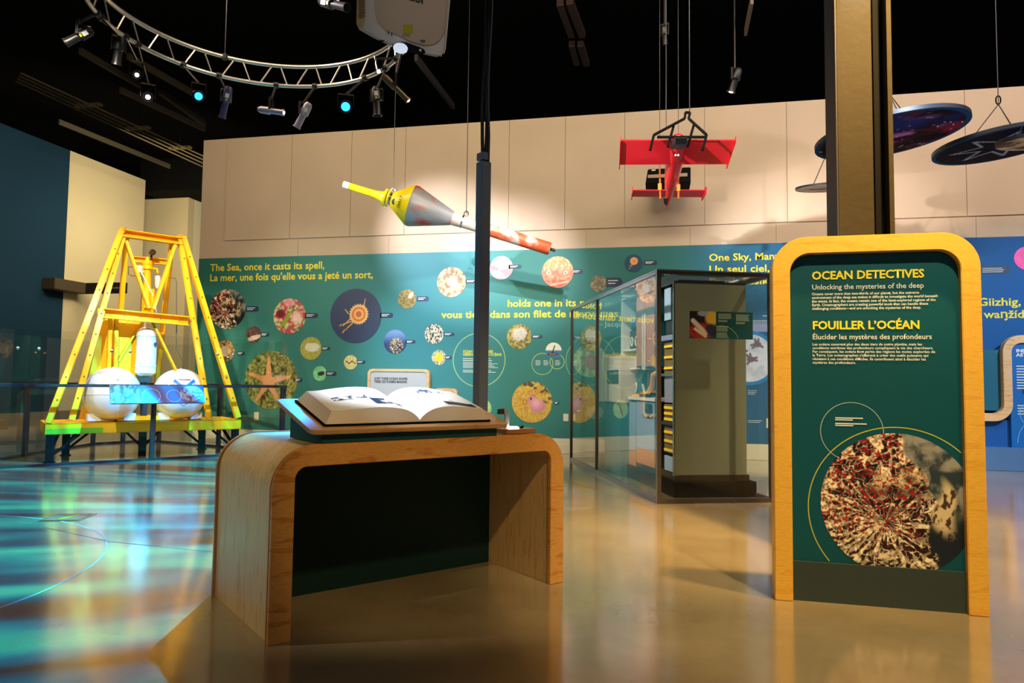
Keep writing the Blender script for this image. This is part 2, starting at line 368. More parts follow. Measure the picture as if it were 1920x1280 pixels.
def floormat():
    m = mat('polished_concrete', lin(150, 134, 104), .13, spec=.9, coat=.9); nt = m.node_tree; N = nt.nodes; L = nt.links; b = N['Principled BSDF']
    b.inputs['Coat Roughness'].default_value = .12
    g = N.new('ShaderNodeNewGeometry'); n = N.new('ShaderNodeTexNoise'); n.inputs['Scale'].default_value = 1.1; n.inputs['Detail'].default_value = 8; n.inputs['Roughness'].default_value = .6
    L.new(g.outputs['Position'], n.inputs['Vector']); r = N.new('ShaderNodeValToRGB'); L.new(n.outputs[0], r.inputs[0]); e = r.color_ramp.elements
    e[0].position = .32; e[0].color = lin(134, 118, 88); e[1].position = .68; e[1].color = lin(160, 143, 110); L.new(r.outputs[0], b.inputs['Base Color'])
    n2 = N.new('ShaderNodeTexNoise'); n2.inputs['Scale'].default_value = 3; n2.inputs['Detail'].default_value = 5; L.new(g.outputs['Position'], n2.inputs['Vector'])
    r2 = N.new('ShaderNodeMapRange'); L.new(n2.outputs[0], r2.inputs[0]); r2.inputs[3].default_value = .12; r2.inputs[4].default_value = .24; L.new(r2.outputs[0], b.inputs['Roughness'])
    bp = N.new('ShaderNodeBump'); bp.inputs['Strength'].default_value = .05; bp.inputs['Distance'].default_value = .02
    n3 = N.new('ShaderNodeTexNoise'); n3.inputs['Scale'].default_value = 2.2; L.new(g.outputs['Position'], n3.inputs['Vector']); L.new(n3.outputs[0], bp.inputs['Height']); L.new(bp.outputs[0], b.inputs['Normal']); L.new(bp.outputs[0], b.inputs['Coat Normal'])
    return m
M['floor'] = floormat()

# ------------------------------------------------------------------ lettering
def words(s, parent, fr_o, right, up, width=None, cap=.1, mat_=None, fit=None, bold=.02, name='lettering', res=2, lineh=1.45, nrm=None):
    """flat lettering: fr_o = left end of the first baseline; cap = capital height in metres; width = width of `fit` (or of the longest line)"""
    right = Vector(right).normalized(); up = Vector(up).normalized()
    def mesh(t):
        cu = bpy.data.curves.new('lettering', 'FONT'); cu.body = t; cu.size = 1; cu.resolution_u = res; cu.offset = bold; cu.space_line = lineh*.72
        o = bpy.data.objects.new('lettering', cu); COL.objects.link(o); dg = bpy.context.evaluated_depsgraph_get()
        me = bpy.data.meshes.new_from_object(o.evaluated_get(dg)); bpy.data.objects.remove(o); bpy.data.curves.remove(cu); return me
    me = mesh(s); n = len(me.vertices); A = np.zeros(n*3); me.vertices.foreach_get('co', A); A = A.reshape(-1, 3)
    if width:
        if fit:
            mf = mesh(fit); B = np.zeros(len(mf.vertices)*3); mf.vertices.foreach_get('co', B); wd = B.reshape(-1, 3)[:, 0].max(); bpy.data.meshes.remove(mf)
        else: wd = A[:, 0].max()
        sx = width/wd
    sy = cap/.73
    if not width: sx = sy
    org = Vector(tuple(parent['_o'])); o0 = Vector(fr_o)-org
    nn = right.cross(up)
    R_ = np.array([right*sx, up*sy, nn]); P = A*np.array([1, 1, 0]) @ R_ + np.array(o0) + np.array(nn)*.0015
    me.vertices.foreach_set('co', P.ravel()); me.materials.clear(); me.materials.append(mat_ or M['textwht']); me.update()
    return link(name, me, org, parent)

# ------------------------------------------------------------------ procedural prints (numpy painters)
def _h(ix, iy, k):
    n = (ix*374761393 + iy*668265263 + k*982451653).astype(np.int64) & 0xffffffff
    n = ((n ^ (n >> 13))*1274126177) & 0xffffffff
    return ((n ^ (n >> 16)) & 0xffff)/65535.0
def vn(x, y, k=0):
    ix = np.floor(x).astype(np.int64); iy = np.floor(y).astype(np.int64); fx = x-ix; fy = y-iy; fx = fx*fx*(3-2*fx); fy = fy*fy*(3-2*fy)
    return (_h(ix, iy, k)*(1-fx)+_h(ix+1, iy, k)*fx)*(1-fy)+(_h(ix, iy+1, k)*(1-fx)+_h(ix+1, iy+1, k)*fx)*fy
def fbm(x, y, k=0, o=4):
    return sum(vn(x*2**i, y*2**i, k+i)/2**(i+1) for i in range(o))/(1-.5**o)
def mixc(a, b, t): t = np.clip(t, 0, 1)[..., None]; return a*(1-t)+b*t
def C3(r, g, b): return np.array(lin(r, g, b)[:3])
def sstep(a, b, x): t = np.clip((x-a)/(b-a), 0, 1); return t*t*(3-2*t)
def seg(u, v, a, b, w0, w1=None):
    """soft mask of a tapering line from a to b"""
    ax, ay = a; bx, by = b; dx, dy = bx-ax, by-ay; t = np.clip(((u-ax)*dx+(v-ay)*dy)/(dx*dx+dy*dy), 0, 1)
    d = np.hypot(u-ax-t*dx, v-ay-t*dy); w_ = w0+((w0 if w1 is None else w1)-w0)*t; return sstep(1.25, .8, d/w_)
def ell(u, v, cx, cy, rx, ry, soft=.12): return sstep(1+soft, 1-soft, np.hypot((u-cx)/rx, (v-cy)/ry))
def vent(u, v, k=1, big=True):
    s = 1.0 if big else .45
    th = np.arctan2(v+.25, u+.15)*3.2; rr = np.hypot(u+.15, v+.25)*3.0
    wx = fbm(u*4*s, v*4*s, k)*2.6; 
    strands = fbm(th*4.2*s+wx+40, rr*1.5+wx*.7, k+3, 3)
    s2 = np.abs(fbm(u*15*s+wx*2, v*15*s+wx, k+9, 3)-.5)*2
    near = sstep(.0, .5, np.hypot(u+.1, v+.0))
    cream = np.maximum(sstep(.50, .58, strands)*(.35+.65*near), sstep(.16, .06, s2)*.8)
    c = mixc(C3(22, 12, 10)+0*u[..., None], C3(236, 216, 180)+0*u[..., None], cream)
    c = c*(.48+.9*sstep(.3, .7, fbm(u*24*s, v*24*s, k+5)))[..., None]
    ledge = ell(u, v, .12, .30, .42, .16, .6)*sstep(.4, .6, fbm(u*9, v*9, k+21)); c = mixc(c, C3(228, 208, 160)+0*c, ledge*.85)
    dark = ell(u, v, .02, .16, .5, .07, .8)+ell(u, v, .18, .36, .08, .07, .6); c = mixc(c, C3(14, 8, 8)+0*c, dark*.8)
    region = sstep(-.35, .1, -(u*.8)+.35*fbm(u*5, v*5, k+8)-.1)*sstep(-.75, -.2, v)
    red = sstep(.62, .70, vn(u*44*s, v*44*s, k+12))*np.clip(region+.12, 0, 1)
    c = mixc(c, C3(158, 14, 22)+0*c, red*.95)
    edge = .32+.1*np.sin(v*5+.6)-.28*sstep(.1, -.8, v)*0+.15*(fbm(v*6, v*0+2, k+30)-.5)-.15*sstep(.4, .9, v)
    edge = np.where(v < .25, edge+.17*sstep(.25, -.1, v), edge)-.25*sstep(-.45, -.75, v)*0
    sm = sstep(-.02, .03, u-edge)
    smoke = mixc(C3(40, 56, 62)+0*c, C3(150, 150, 142)+0*c, sstep(.36, .66, fbm(u*5+fbm(u*4, v*4, 2), v*5, k+14, 5))*sstep(-.35, .15, v+.25*(1-u)))
    smoke = mixc(smoke, C3(12, 26, 34)+0*c, sstep(-.05, -.4, v-.3*(u-.6)))
    c = mixc(c, smoke, sm)
    spire = ell(u, v, .62+.05*np.sin(v*9), -.02, .09+.08*sstep(.3, -.3, v), .36, .35)
    c = mixc(c, mixc(C3(70, 48, 34)+0*c, C3(216, 196, 156)+0*c, sstep(.38, .5, fbm(u*18, v*10, k+44))), spire*sstep(.6, .1, sstep(.3,.9,np.abs(u-.62)*3)))
    if big:
        low = sstep(-.80, -.86, v+.05*fbm(u*8, v*0, 3))*sstep(.4, .5, u); c = mixc(c, mixc(C3(16, 14, 14)+0*c, C3(210, 190, 160)+0*c, sstep(.52, .58, fbm(u*28, v*12, 77))), low)
    return c
def sand(u, v, c1, c2, f=12, k=0): return mixc(C3(*c1)+0*u[..., None], C3(*c2)+0*u[..., None], sstep(.3, .7, fbm(u*f, v*f, k)))
def p_garden(u, v, k=2):
    c = sand(u, v, (110, 90, 40), (226, 206, 150), 9, k); c = mixc(c, C3(196, 70, 84)+0*c, sstep(.52, .6, fbm(u*4+5, v*4, k+3)))
    c = mixc(c, C3(250, 216, 190)+0*c, ell(u, v, .45, -.1, .3, .35, .5)*.8); c = mixc(c, C3(120, 16, 40)+0*c, ell(u, v, -.55, .15, .28, .26, .3))
    c = mixc(c, C3(140, 170, 30)+0*c, np.maximum(seg(u, v, (-.1, .1), (-.55, -.7), .05), seg(u, v, (.1, .2), (-.3, -.5), .05)))
    return mixc(c, C3(236, 150, 160)+0*c, ell(u, v, -.05, .75, .3, .2, .5)*.8)
def p_jelly(u, v, k=3, bg=(46, 60, 92), cx=.12, cy=.06, R=.36):
    c = C3(*bg)+0*u[..., None]; 
    for a in (((-.15, -.2), (-.62, -.35)), ((-.2, -.1), (-.5, -.38)), ((-.1, -.25), (-.52, -.62)), ((-.3, .1), (-.42, .25)), ((.3, .3), (.36, .62))):
        c = mixc(c, C3(236, 170, 80)+0*c, seg(u, v, *a, .02, .012))
    d = np.hypot(u-cx, v-cy)/R; an = np.arctan2(v-cy, u-cx)
    rim = 1+.07*np.cos(an*22)
    c = mixc(c, C3(240, 196, 130)+0*c, sstep(rim+.04, rim-.04, d)); c = mixc(c, C3(230, 120, 40)+0*c, sstep(.8+.06*np.cos(an*22), .72, d))
    c = mixc(c, C3(244, 190, 120)+0*c, sstep(.55, .5, d)); return mixc(c, C3(200, 110, 60)+0*c, sstep(.34, .3, d))
def p_star(u, v, k=4):
    c = sand(u, v, (92, 96, 40), (170, 164, 84), 16, k); c = mixc(c, C3(60, 56, 34)+0*c, sstep(.62, .68, fbm(u*9, v*9, k+4)))
    m_ = 0*u
    for a in (92, 160, 12, 236, 300):
        r = 1.0 if a != 160 else .95; a = math.radians(a); ax, ay = -.08, -.05
        m_ = np.maximum(m_, seg(u, v, (ax, ay), (ax+r*.82*math.cos(a), ay+r*.82*math.sin(a)), .13, .04))
    return mixc(c, mixc(C3(226, 128, 70)+0*c, C3(240, 176, 120)+0*c, fbm(u*20, v*20, 9)), m_)
def p_octo(u, v, k=5):
    c = sand(u, v, (196, 150, 50), (222, 186, 84), 18, k); c = mixc(c, C3(84, 72, 44)+0*c, sstep(.5, .62, fbm(u*6, v*6, k+2))*sstep(.1, .5, u*.6+v))
    for (cx, cy, r) in ((-.35, .0, .2), (-.1, .45, .16), (.25, .5, .15), (-.3, -.3, .13), (-.55, .15, .1), (.05, .25, .2)):
        d = np.hypot(u-cx, v-cy)/r; c = mixc(c, C3(214, 160, 72)+0*c, sstep(1.1, .95, d)); c = mixc(c, C3(150, 104, 44)+0*c, sstep(.12, .04, np.abs(d-.55)))
    b_ = np.maximum(ell(u, v, .27, -.18, .38, .34), ell(u, v, -.0, .1, .2, .24)); sh = mixc(C3(206, 130, 140)+0*c, C3(240, 180, 186)+0*c, sstep(.5, -.1, np.hypot(u-.2, v+.05)))
    c = mixc(c, sh, b_); return mixc(c, C3(30, 26, 30)+0*c, ell(u, v, -.05, .16, .045, .06))
def p_blob(u, v, k, bg1, bg2, blob, ang=0, rx=.55, ry=.32, cx=0, cy=0, f=10, tex=.5):
    c = sand(u, v, bg1, bg2, f, k); ca, sa = math.cos(ang), math.sin(ang); x = (u-cx)*ca+(v-cy)*sa; y = -(u-cx)*sa+(v-cy)*ca
    wob = (fbm(u*6, v*6, k+6)-.5)*.5; msk = sstep(1.1, .92, np.hypot(x/rx, y/ry)+wob)
    bc = (C3(*blob)+0*c)*(1-tex+2*tex*fbm(u*14, v*14, k+7))[..., None]; return mixc(c, bc, msk)
def p_basket(u, v, k=7):
    c = mixc(C3(40, 60, 110)+0*u[..., None], C3(120, 150, 200)+0*u[..., None], sstep(-.3, .9, v)); d = np.hypot((u-.1)/.6, (v+.35)/.62)
    c = mixc(c, C3(52, 44, 56)+0*c, sstep(1.05, .98, d)); st = np.abs(fbm(u*9, v*9, k, 3)-.5)
    return mixc(c, C3(226, 206, 170)+0*c, sstep(.07, .03, st)*sstep(1.1, 1, d))
def p_white(u, v, k=8):
    return mixc(C3(60, 44, 34)+0*u[..., None], C3(232, 216, 190)+0*u[..., None], sstep(.42, .54, fbm(u*14, v*8, k)))
def p_mast(u, v, k=9):
    c = mixc(C3(60, 110, 150)+0*u[..., None], C3(236, 232, 206)+0*u[..., None], sstep(-.05, .1, v)); c = mixc(c, C3(30, 26, 24)+0*c, np.maximum(seg(u, v, (.15, .6), (-.2, -.4), .07), ell(u, v, -.1, -.45, .7, .16)))
    return mixc(c, C3(200, 180, 60)+0*c, seg(u, v, (-.5, -.45), (.3, -.45), .05)*.6)
def p_moon(u, v, k=10):
    d = np.hypot(u, v); c = sand(u, v, (206, 206, 216), (232, 232, 238), 5, k)
    for (x, y) in ((.28, .5), (.05, -.05), (-.3, .3)):
        for q in range(5):
            a = q*1.9+x*7; c = mixc(c, C3(120, 100, 100)+0*c, np.maximum(ell(u, v, x, y, .12, .09, .4), seg(u, v, (x, y), (x+.22*math.cos(a), y+.2*math.sin(a)), .04)))
    c = mixc(c, C3(24, 130, 190)+0*c, sstep(.86, .88, d)); return c
def p_fish(u, v, k=11):
    c = sand(u, v, (190, 96, 66), (232, 150, 96), 7, k); c = mixc(c, C3(214, 150, 60)+0*c, sstep(.1, .5, v)); c = mixc(c, C3(250, 226, 180)+0*c, sstep(.6, .66, fbm(u*10, v*10, k+3))*sstep(0, .4, v))
    c = mixc(c, C3(226, 220, 200)+0*c, ell(u, v, .5, -.05, .12, .10)+ell(u, v, -.55, .0, .12, .1)); c = mixc(c, C3(30, 24, 24)+0*c, ell(u, v, .5, -.05, .06, .05)+ell(u, v, -.55, 0, .06, .05))
    return mixc(c, C3(246, 190, 150)+0*c, seg(u, v, (-.4, -.8), (.6, -.62), .05))
def p_nebula(u, v, k=12):
    d = np.hypot(u, v); c = mixc(C3(14, 4, 14)+0*u[..., None], C3(120, 24, 50)+0*u[..., None], sstep(.4, .75, fbm(u*3, v*3, k, 5)))
    c = mixc(c, C3(170, 110, 190)+0*c, sstep(.45, .8, fbm(u*4+3, v*5, k+5, 5))*sstep(.9, .1, np.hypot(u-.1, v+.1))); c = mixc(c, C3(24, 40, 120)+0*c, sstep(.4, .65, fbm(u*2+9, v*2, k+2))*sstep(.1, -.5, v))
    c = mixc(c, C3(240, 236, 250)+0*c, sstep(.93, .96, vn(u*34, v*34, 91))); return mixc(c, C3(16, 74, 116)+0*c, sstep(.93, .94, d))
def p_const(u, v, k=13):
    d = np.hypot(u, v); c = C3(8, 14, 34)+0*u[..., None]; n = 7; m_ = 0*u
    P = []
    for i in range(n*2):
        r = .72 if i % 2 == 0 else .30; a = 2*PI*i/(n*2)+.2; P.append((r*math.cos(a), r*math.sin(a)))
    for i in range(n*2):
        m_ = np.maximum(m_, seg(u, v, P[i], P[(i+1) % (n*2)], .019))
    c = mixc(c, C3(170, 196, 220)+0*c, m_); return mixc(c, C3(16, 74, 116)+0*c, sstep(.94, .95, d))
def p_moonface(u, v, k=14): return sand(u, v, (90, 76, 62), (214, 196, 166), 3.2, k)
def p_paper(u, v, k=15): return mixc(sand(u, v, (206, 190, 172), (226, 214, 200), 5, k), C3(120, 70, 60)+0*u[..., None], np.maximum(seg(u, v, (-.5, .1), (.4, -.1), .1), ell(u, v, .3, .3, .2, .14)))

def setcol(me, colf, UV):
    ca = me.color_attributes.new('print', 'FLOAT_COLOR', 'POINT'); c = np.ones((len(UV), 4)); c[:, :3] = np.clip(colf(UV[:, 0], UV[:, 1]), 0, 1)
    ca.data.foreach_set('color', c.ravel())
def printdisc(name, fr, R, painter, parent=None, rings=30, segs=72, thick=.004, clip=None, mat_=None, back=None):
    """round print lying in the frame's x-z plane, facing -y"""
    vs = [(0, 0)]
    for i in range(1, rings+1):
        for k in range(segs): a = 2*PI*k/segs; vs.append((R*i/rings*math.cos(a), R*i/rings*math.sin(a)))
    A = np.array(vs)
    if clip: A[:, 0] = np.clip(A[:, 0], clip[0], clip[1]); A[:, 1] = np.clip(A[:, 1], clip[2], clip[3])
    fs = [(0, 1+k, 1+(k+1) % segs) for k in range(segs)]
    for i in range(rings-1): fs += [(1+i*segs+k, 1+(i+1)*segs+k, 1+(i+1)*segs+(k+1) % segs, 1+i*segs+(k+1) % segs) for k in range(segs)]
    n0 = len(A); b0 = 1+(rings-1)*segs
    B = np.vstack([A, A[b0:b0+segs]]); Y = np.r_[np.full(n0, -thick), np.zeros(segs)]
    fs += [(b0+k, n0+k, n0+(k+1) % segs, b0+(k+1) % segs) for k in range(segs)]
    fs.append(tuple(n0+k for k in range(segs)))
    org = Vector(tuple(parent['_o'])) if parent is not None else fr.o.copy()
    P = np.array(fr.o-org)+B[:, :1]*np.array(fr.ex)+Y[:, None]*np.array(fr.ey)+B[:, 1:2]*np.array(fr.ez)
    me = bpy.data.meshes.new(name); me.from_pydata(P.tolist(), [], fs); me.materials.append(mat_ or M['print'])
    me.materials.append(back or M['black']); mi = [0]*len(fs); mi[-1] = 1; me.polygons.foreach_set('material_index', mi)
    setcol(me, painter, np.vstack([A, A[b0:b0+segs]])/R); me.update()
    return link(name, me, org, parent)
def printrect(name, P00, ex, ez, w_, h_, painter, parent, nx=40, nz=20, mat_=None, thick=.003):
    """flat rectangular print; u,v run 0..1; thin slab"""
    ex = Vector(ex).normalized(); ez = Vector(ez).normalized(); n_ = ex.cross(ez); org = Vector(tuple(parent['_o']))
    U, V = np.meshgrid(np.linspace(0, 1, nx+1), np.linspace(0, 1, nz+1)); UV = np.c_[U.ravel(), V.ravel()]
    P = np.array(Vector(P00)-org)+UV[:, :1]*w_*np.array(ex)+UV[:, 1:]*h_*np.array(ez)+np.array(n_)*thick
    fs = [(j*(nx+1)+i, j*(nx+1)+i+1, (j+1)*(nx+1)+i+1, (j+1)*(nx+1)+i) for j in range(nz) for i in range(nx)]
    me = bpy.data.meshes.new(name); me.from_pydata(P.tolist(), [], fs); me.materials.append(mat_ or M['print']); setcol(me, painter, UV); me.update()
    return link(name, me, org, parent)
def ringline(name, fr, R, w_, parent, mat_, a0=0, a1=360, n=72, y=-.002):
    mb = MB(); k = max(8, int(n*(a1-a0)/360)); vs = []
    for i in range(k+1):
        a = math.radians(a0+(a1-a0)*i/k)
        for r in (R-w_/2, R+w_/2): vs.append(fr(r*math.cos(a), y, r*math.sin(a)))
    mb.add(vs, [(2*i, 2*i+1, 2*i+3, 2*i+2) for i in range(k)]); return mb.build(name, mat_, parent, smooth=0)

# ================================================================== THE ROOM
fl = MB().box(WORLD, -26, 12, -5, 26, -.2, 0).build('floor', M['floor'], smooth=0, kind='structure')
mb = MB()
for (x0, y0), (x1, y1) in ((FLR(0, 970)[:2], FLR(205, 1015)[:2]), (FLR(205, 1015)[:2], FLR(395, 1034)[:2]), (FLR(1060, 900)[:2], FLR(1230, 955)[:2])):
    mb.beam((x0, y0, .0006), (x1, y1, .0006), .006, .001)
mb.build('joint', mat('floor_joint_filler', lin(120, 108, 86), .6), fl, smooth=0)
cc = FLR(-260, 1010); mb = MB()     # inlaid curved strip in the concrete
Pa, Pb, Pc = FLR(0, 1139), FLR(140, 1080), FLR(196, 1008)
ax, ay = Pa.x, Pa.y; bx, by = Pb.x, Pb.y; cx_, cy_ = Pc.x, Pc.y
dd = 2*(ax*(by-cy_)+bx*(cy_-ay)+cx_*(ay-by))
ux = ((ax*ax+ay*ay)*(by-cy_)+(bx*bx+by*by)*(cy_-ay)+(cx_*cx_+cy_*cy_)*(ay-by))/dd
uy = ((ax*ax+ay*ay)*(cx_-bx)+(bx*bx+by*by)*(ax-cx_)+(cx_*cx_+cy_*cy_)*(bx-ax))/dd
Rr = math.hypot(ax-ux, ay-uy); pts = [(ux+Rr*math.cos(2*PI*i/96), uy+Rr*math.sin(2*PI*i/96)) for i in range(96)]
vs = []
for i in range(96):
    for r in (Rr-.006, Rr+.006): vs.append((ux+r*math.cos(2*PI*i/96), uy+r*math.sin(2*PI*i/96), .0008))
mb.add(vs, [(2*i, 2*i+1, (2*i+3) % 192, (2*i+2) % 192) for i in range(96)])
mb.build('inlay_strip', mat('pale_inlay', lin(214, 196, 170), .35), fl, smooth=0)

MB().box(WORLD, -26, 12, -5, 26, 8.2, 8.4).build('ceiling', M['ceil'], smooth=0, kind='structure')
# back wall
XL = W(374, 480).x; XR = 9.0
wb = MB().box(WORLD, XL, XR, WY, WY+.3, 0, 6.03).build('wall_back', M['cream'], smooth=0, kind='structure')
joints = [W(px_, 300).x for px_ in (427, 548, 660, 761, 877, 955, 1060, 1171.5, 1321, 1475, 1640, 1810)]+[6.0, 7.3, XR-.02]
zt, zg = 6.02, 3.97
for a, b in zip(joints[:-1], joints[1:]):
    MB().box(WORLD, a+.004, b-.004, WY-.022, WY+.002, zg, zt).build('panel', M['cream'], wb, smooth=0)
j2 = [XL+.02]+[W(px_, 440).x for px_ in (560, 730, 905, 1100, 1294, 1455, 1640, 1830)]+[XR-.02]
for a, b in zip(j2[:-1], j2[1:]):
    MB().box(WORLD, a+.003, b-.003, WY-.012, WY+.002, 3.62, zg-.035).build('panel', M['cream'], wb, smooth=0)
gp = MB().box(WORLD, XL+.004, XR-.02, WY-.016, WY+.002, .26, 3.62).build('graphic_panel', M['wallprint'], wb, smooth=0)
FY = WY-.018    # print face
bb = MB().box(WORLD, XL+.01, XR-.02, WY-.03, WY+.002, 0, .26)
bb.box(WORLD, XL+.01, XR-.02, WY-.045, WY-.028, 0, .16)
bb.build('baseboard_back', M['base'], smooth=0, bevel=.004, kind='structure')
# left side walls
MB().box(WORLD, -16.3, -16, -5, 16.18, 0, 7.5).build('wall_left', M['navy'], smooth=0, kind='structure')
MB().box(WORLD, -16.3, -16, 16.18, 19.1, 0, 7.5).build('wall_left_cream', M['farcream'], smooth=0, kind='structure')
MB().box(WORLD, -18.0, -15.1, 20, 20.3, 0, 7.15).build('wall_far', M['farcream'], smooth=0, kind='structure')
MB().box(WORLD, -15.35, -15.1, 20.3, 24.2, 0, 7.15).build('wall_far_return', mat('pale_return_wall', lin(222, 214, 180), .75, spec=.15), smooth=0, kind='structure')
MB().box(WORLD, -16.3, -9, 24.2, 24.4, 0, 7.6).build('wall_far_end', M['black'], smooth=0, kind='structure')
MB().box(WORLD, -18.2, -18.0, 19.0, 26, 0, 8.2).build('wall_left_return', M['black'], smooth=0, kind='structure')
MB().box(WORLD, -16.3, -12, 19.2, 24, 7.16, 8.2).build('trim_bulkhead', M['black'], smooth=0, kind='structure')
MB().box(WORLD, -16.0, -15.96, 14, 19.05, 0, .30).build('baseboard_left', mat('dark_skirting', lin(120, 104, 84), .6), smooth=0, kind='structure')
MB().box(WORLD, 9.0, 9.3, -5, 12.6, 0, 8.2).build('wall_right', mat('right_wall_paint', lin(60, 70, 84), .85, spec=.1), smooth=0, kind='structure')

# conduits and beams under the ceiling
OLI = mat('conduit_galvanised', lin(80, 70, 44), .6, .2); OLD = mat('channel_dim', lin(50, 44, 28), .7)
t = thing('conduit_bundle', (-10.6, 13, 7.2), 'bundle of four thin parallel conduits running under the ceiling toward the cream wall corner', 'pipe')
for k in range(4):
    P = FLR(30+k*3, 152-k*5, 6.9+.0*k); Q = FLR(392+k*2, 318-k*6, 6.9)
    MB().tube([P, P.lerp(Q, .5), Q], .018, 6).build('conduit', OLI, t)
for s_ in (.3, .55, .8):
    P = FLR(30, 140, 6.9).lerp(FLR(392, 306, 6.9), s_); MB().box(Fr(P), -.3, .3, -.06, .06, .03, .08).build('bracket', OLI, t); MB().cyl(P+Vector((0, 0, .06)), Vector((P.x, P.y, 8.2)), .008, 6).build('hanger_rod', M['black'], t)
def beamth(pts, label, w_=.10, z=7.6, name='ceiling_beam', m_=None, h=.12):
    P, Q = FLR(*pts[0], z), FLR(*pts[1], z)
    tag(MB().beam(P, Q, w_, h).build(name, m_ or OLI, smooth=0), label, 'beam')
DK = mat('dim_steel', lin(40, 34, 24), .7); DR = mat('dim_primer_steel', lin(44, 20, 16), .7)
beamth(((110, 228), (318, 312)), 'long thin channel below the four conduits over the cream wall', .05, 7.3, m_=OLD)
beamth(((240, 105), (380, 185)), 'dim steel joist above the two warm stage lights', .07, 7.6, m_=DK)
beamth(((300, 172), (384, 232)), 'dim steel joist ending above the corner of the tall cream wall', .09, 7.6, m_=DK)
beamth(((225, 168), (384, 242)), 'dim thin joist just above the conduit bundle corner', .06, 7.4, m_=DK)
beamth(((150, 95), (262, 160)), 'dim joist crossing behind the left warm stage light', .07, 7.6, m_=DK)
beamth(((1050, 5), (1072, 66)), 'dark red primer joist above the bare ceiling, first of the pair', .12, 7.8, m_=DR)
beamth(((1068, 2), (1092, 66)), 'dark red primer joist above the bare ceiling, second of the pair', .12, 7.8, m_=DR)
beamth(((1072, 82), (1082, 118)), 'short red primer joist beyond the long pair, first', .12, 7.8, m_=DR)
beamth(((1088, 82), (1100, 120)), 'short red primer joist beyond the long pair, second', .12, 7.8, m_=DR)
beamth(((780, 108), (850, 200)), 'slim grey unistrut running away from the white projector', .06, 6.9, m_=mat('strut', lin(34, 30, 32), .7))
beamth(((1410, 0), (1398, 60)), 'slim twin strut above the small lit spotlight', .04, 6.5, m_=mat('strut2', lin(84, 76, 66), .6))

# ================================================================== WALL LETTERING
EX_, EZ_ = (1, 0, 0), (0, 0, 1)
def wl(s, x0, y0, x1, cap_px, m_=None, fit=None, bold=.018, yy=None, nm='lettering'):
    P = W(x0, y0, FY); Q = W(x1, yy if yy is not None else y0, FY); ppm = 1.0/(W(x0, y0-10, FY)-W(x0, y0, FY)).length*10
    return words(s, gp, P, EX_, EZ_, width=abs(Q.x-P.x), cap=cap_px/ppm, mat_=m_ or M['textyel'], fit=fit, bold=bold, name=nm)
wl('The Sea, once it casts its spell,', 394, 508, 608, 13.5)
wl("La mer, une fois qu'elle vous a jeté un sort,", 393, 527, 699, 13.5)
wl('holds one in its net of wonder forever.', 951, 575, 1080, 13.5, fit='holds one in its')
wl('vous tient dans son filet de merveilles pour toujours.', 828, 596, 1061, 13.5, fit='vous tient dans son filet de ')
wl('\u2013 Jacques Cousteau', 1122, 612, 1166, 9.5, M['textwht'], fit='\u2013 Jacqu', bold=.0)
wl('One Sky, Many Astronomies', 1329, 489, 1452, 13.5, fit='One Sky, Man')
wl('Un seul ciel, plusieurs astronomies', 1329, 511, 1443, 13.5, fit='Un seul ciel,')
wl('Payak K\u012bsik,', 1329, 534, 1446, 13.5)
wl('Giizhig,', 1833, 573, 1914, 15)
wl('wa\u014b\u017e\u00eddan', 1845, 596, 1920, 15, fit='wa\u014b\u017e\u00edd')
def para(x0, y0, x1, rows, dy, m_=None, hh=1.2):
    mb = MB()
    for i in range(rows):
        P = W(x0, y0+i*dy, FY); Q = W(x1-(x1-x0)*random.uniform(0, .3), y0+i*dy, FY); h_ = hh*.0085
        mb.box(WORLD, P.x, Q.x, FY-.001, FY, P.z-h_/2, P.z+h_/2)
    o = mb.build('small_print', m_ or M['textwht'], gp, smooth=0)
# outline rings with their texts
def wr(x, y, ry, w_=.014, m_=None, a0=0, a1=360):
    P = W(x, y, FY); R = (W(x, y-ry, FY)-P).length; ringline('outline_ring', Fr(P), R, w_, gp, m_ or M['textpale'], a0, a1)
wr(898, 674.5, 50); wr(1017, 682, 20, .010); wr(1044.5, 678, 13.5, .010); wr(1107, 676, 46, .008); wr(1405, 671, 49, .008)
wl('OCEAN OBSERVATORIES', 868, 661, 905, 5, fit='OCEAN OBSERV', bold=.02)
wl('OBSERVATOIRES DES OC\u00c9ANS', 868, 666.5, 905, 5, fit='OBSERVATOIRE', bold=.02)
para(868, 672, 925, 2, 3.4); para(868, 679, 935, 5, 2.4, hh=.9); para(868, 694, 930, 2, 3)
para(1004, 676, 1014, 4, 2.6, hh=.9); para(1019, 676, 1029, 4, 2.6, hh=.9); para(1041, 676, 1052, 4, 2.6, hh=.9)
para(1430, 592, 1452, 1, 3); para(1403, 601, 1452, 3, 3, hh=.9); para(1402, 732, 1420, 3, 3.2, hh=1); para(1402, 788, 1430, 2, 3, hh=.9); para(1842, 503, 1888, 3, 3.4, hh=1)
def strip(x0, x1, y0, y1, m_): P = W(x0, y1, FY); Q = W(x1, y0, FY); MB().box(WORLD, P.x, Q.x, FY-.0006, FY+.001, P.z, Q.z).build('print_band', m_, gp, smooth=0)
strip(1396, 1700, 607, 622, mat('lilac_band', lin(150, 150, 190), .6)); strip(1842, 1892, 497, 513, M['tagnavy'])

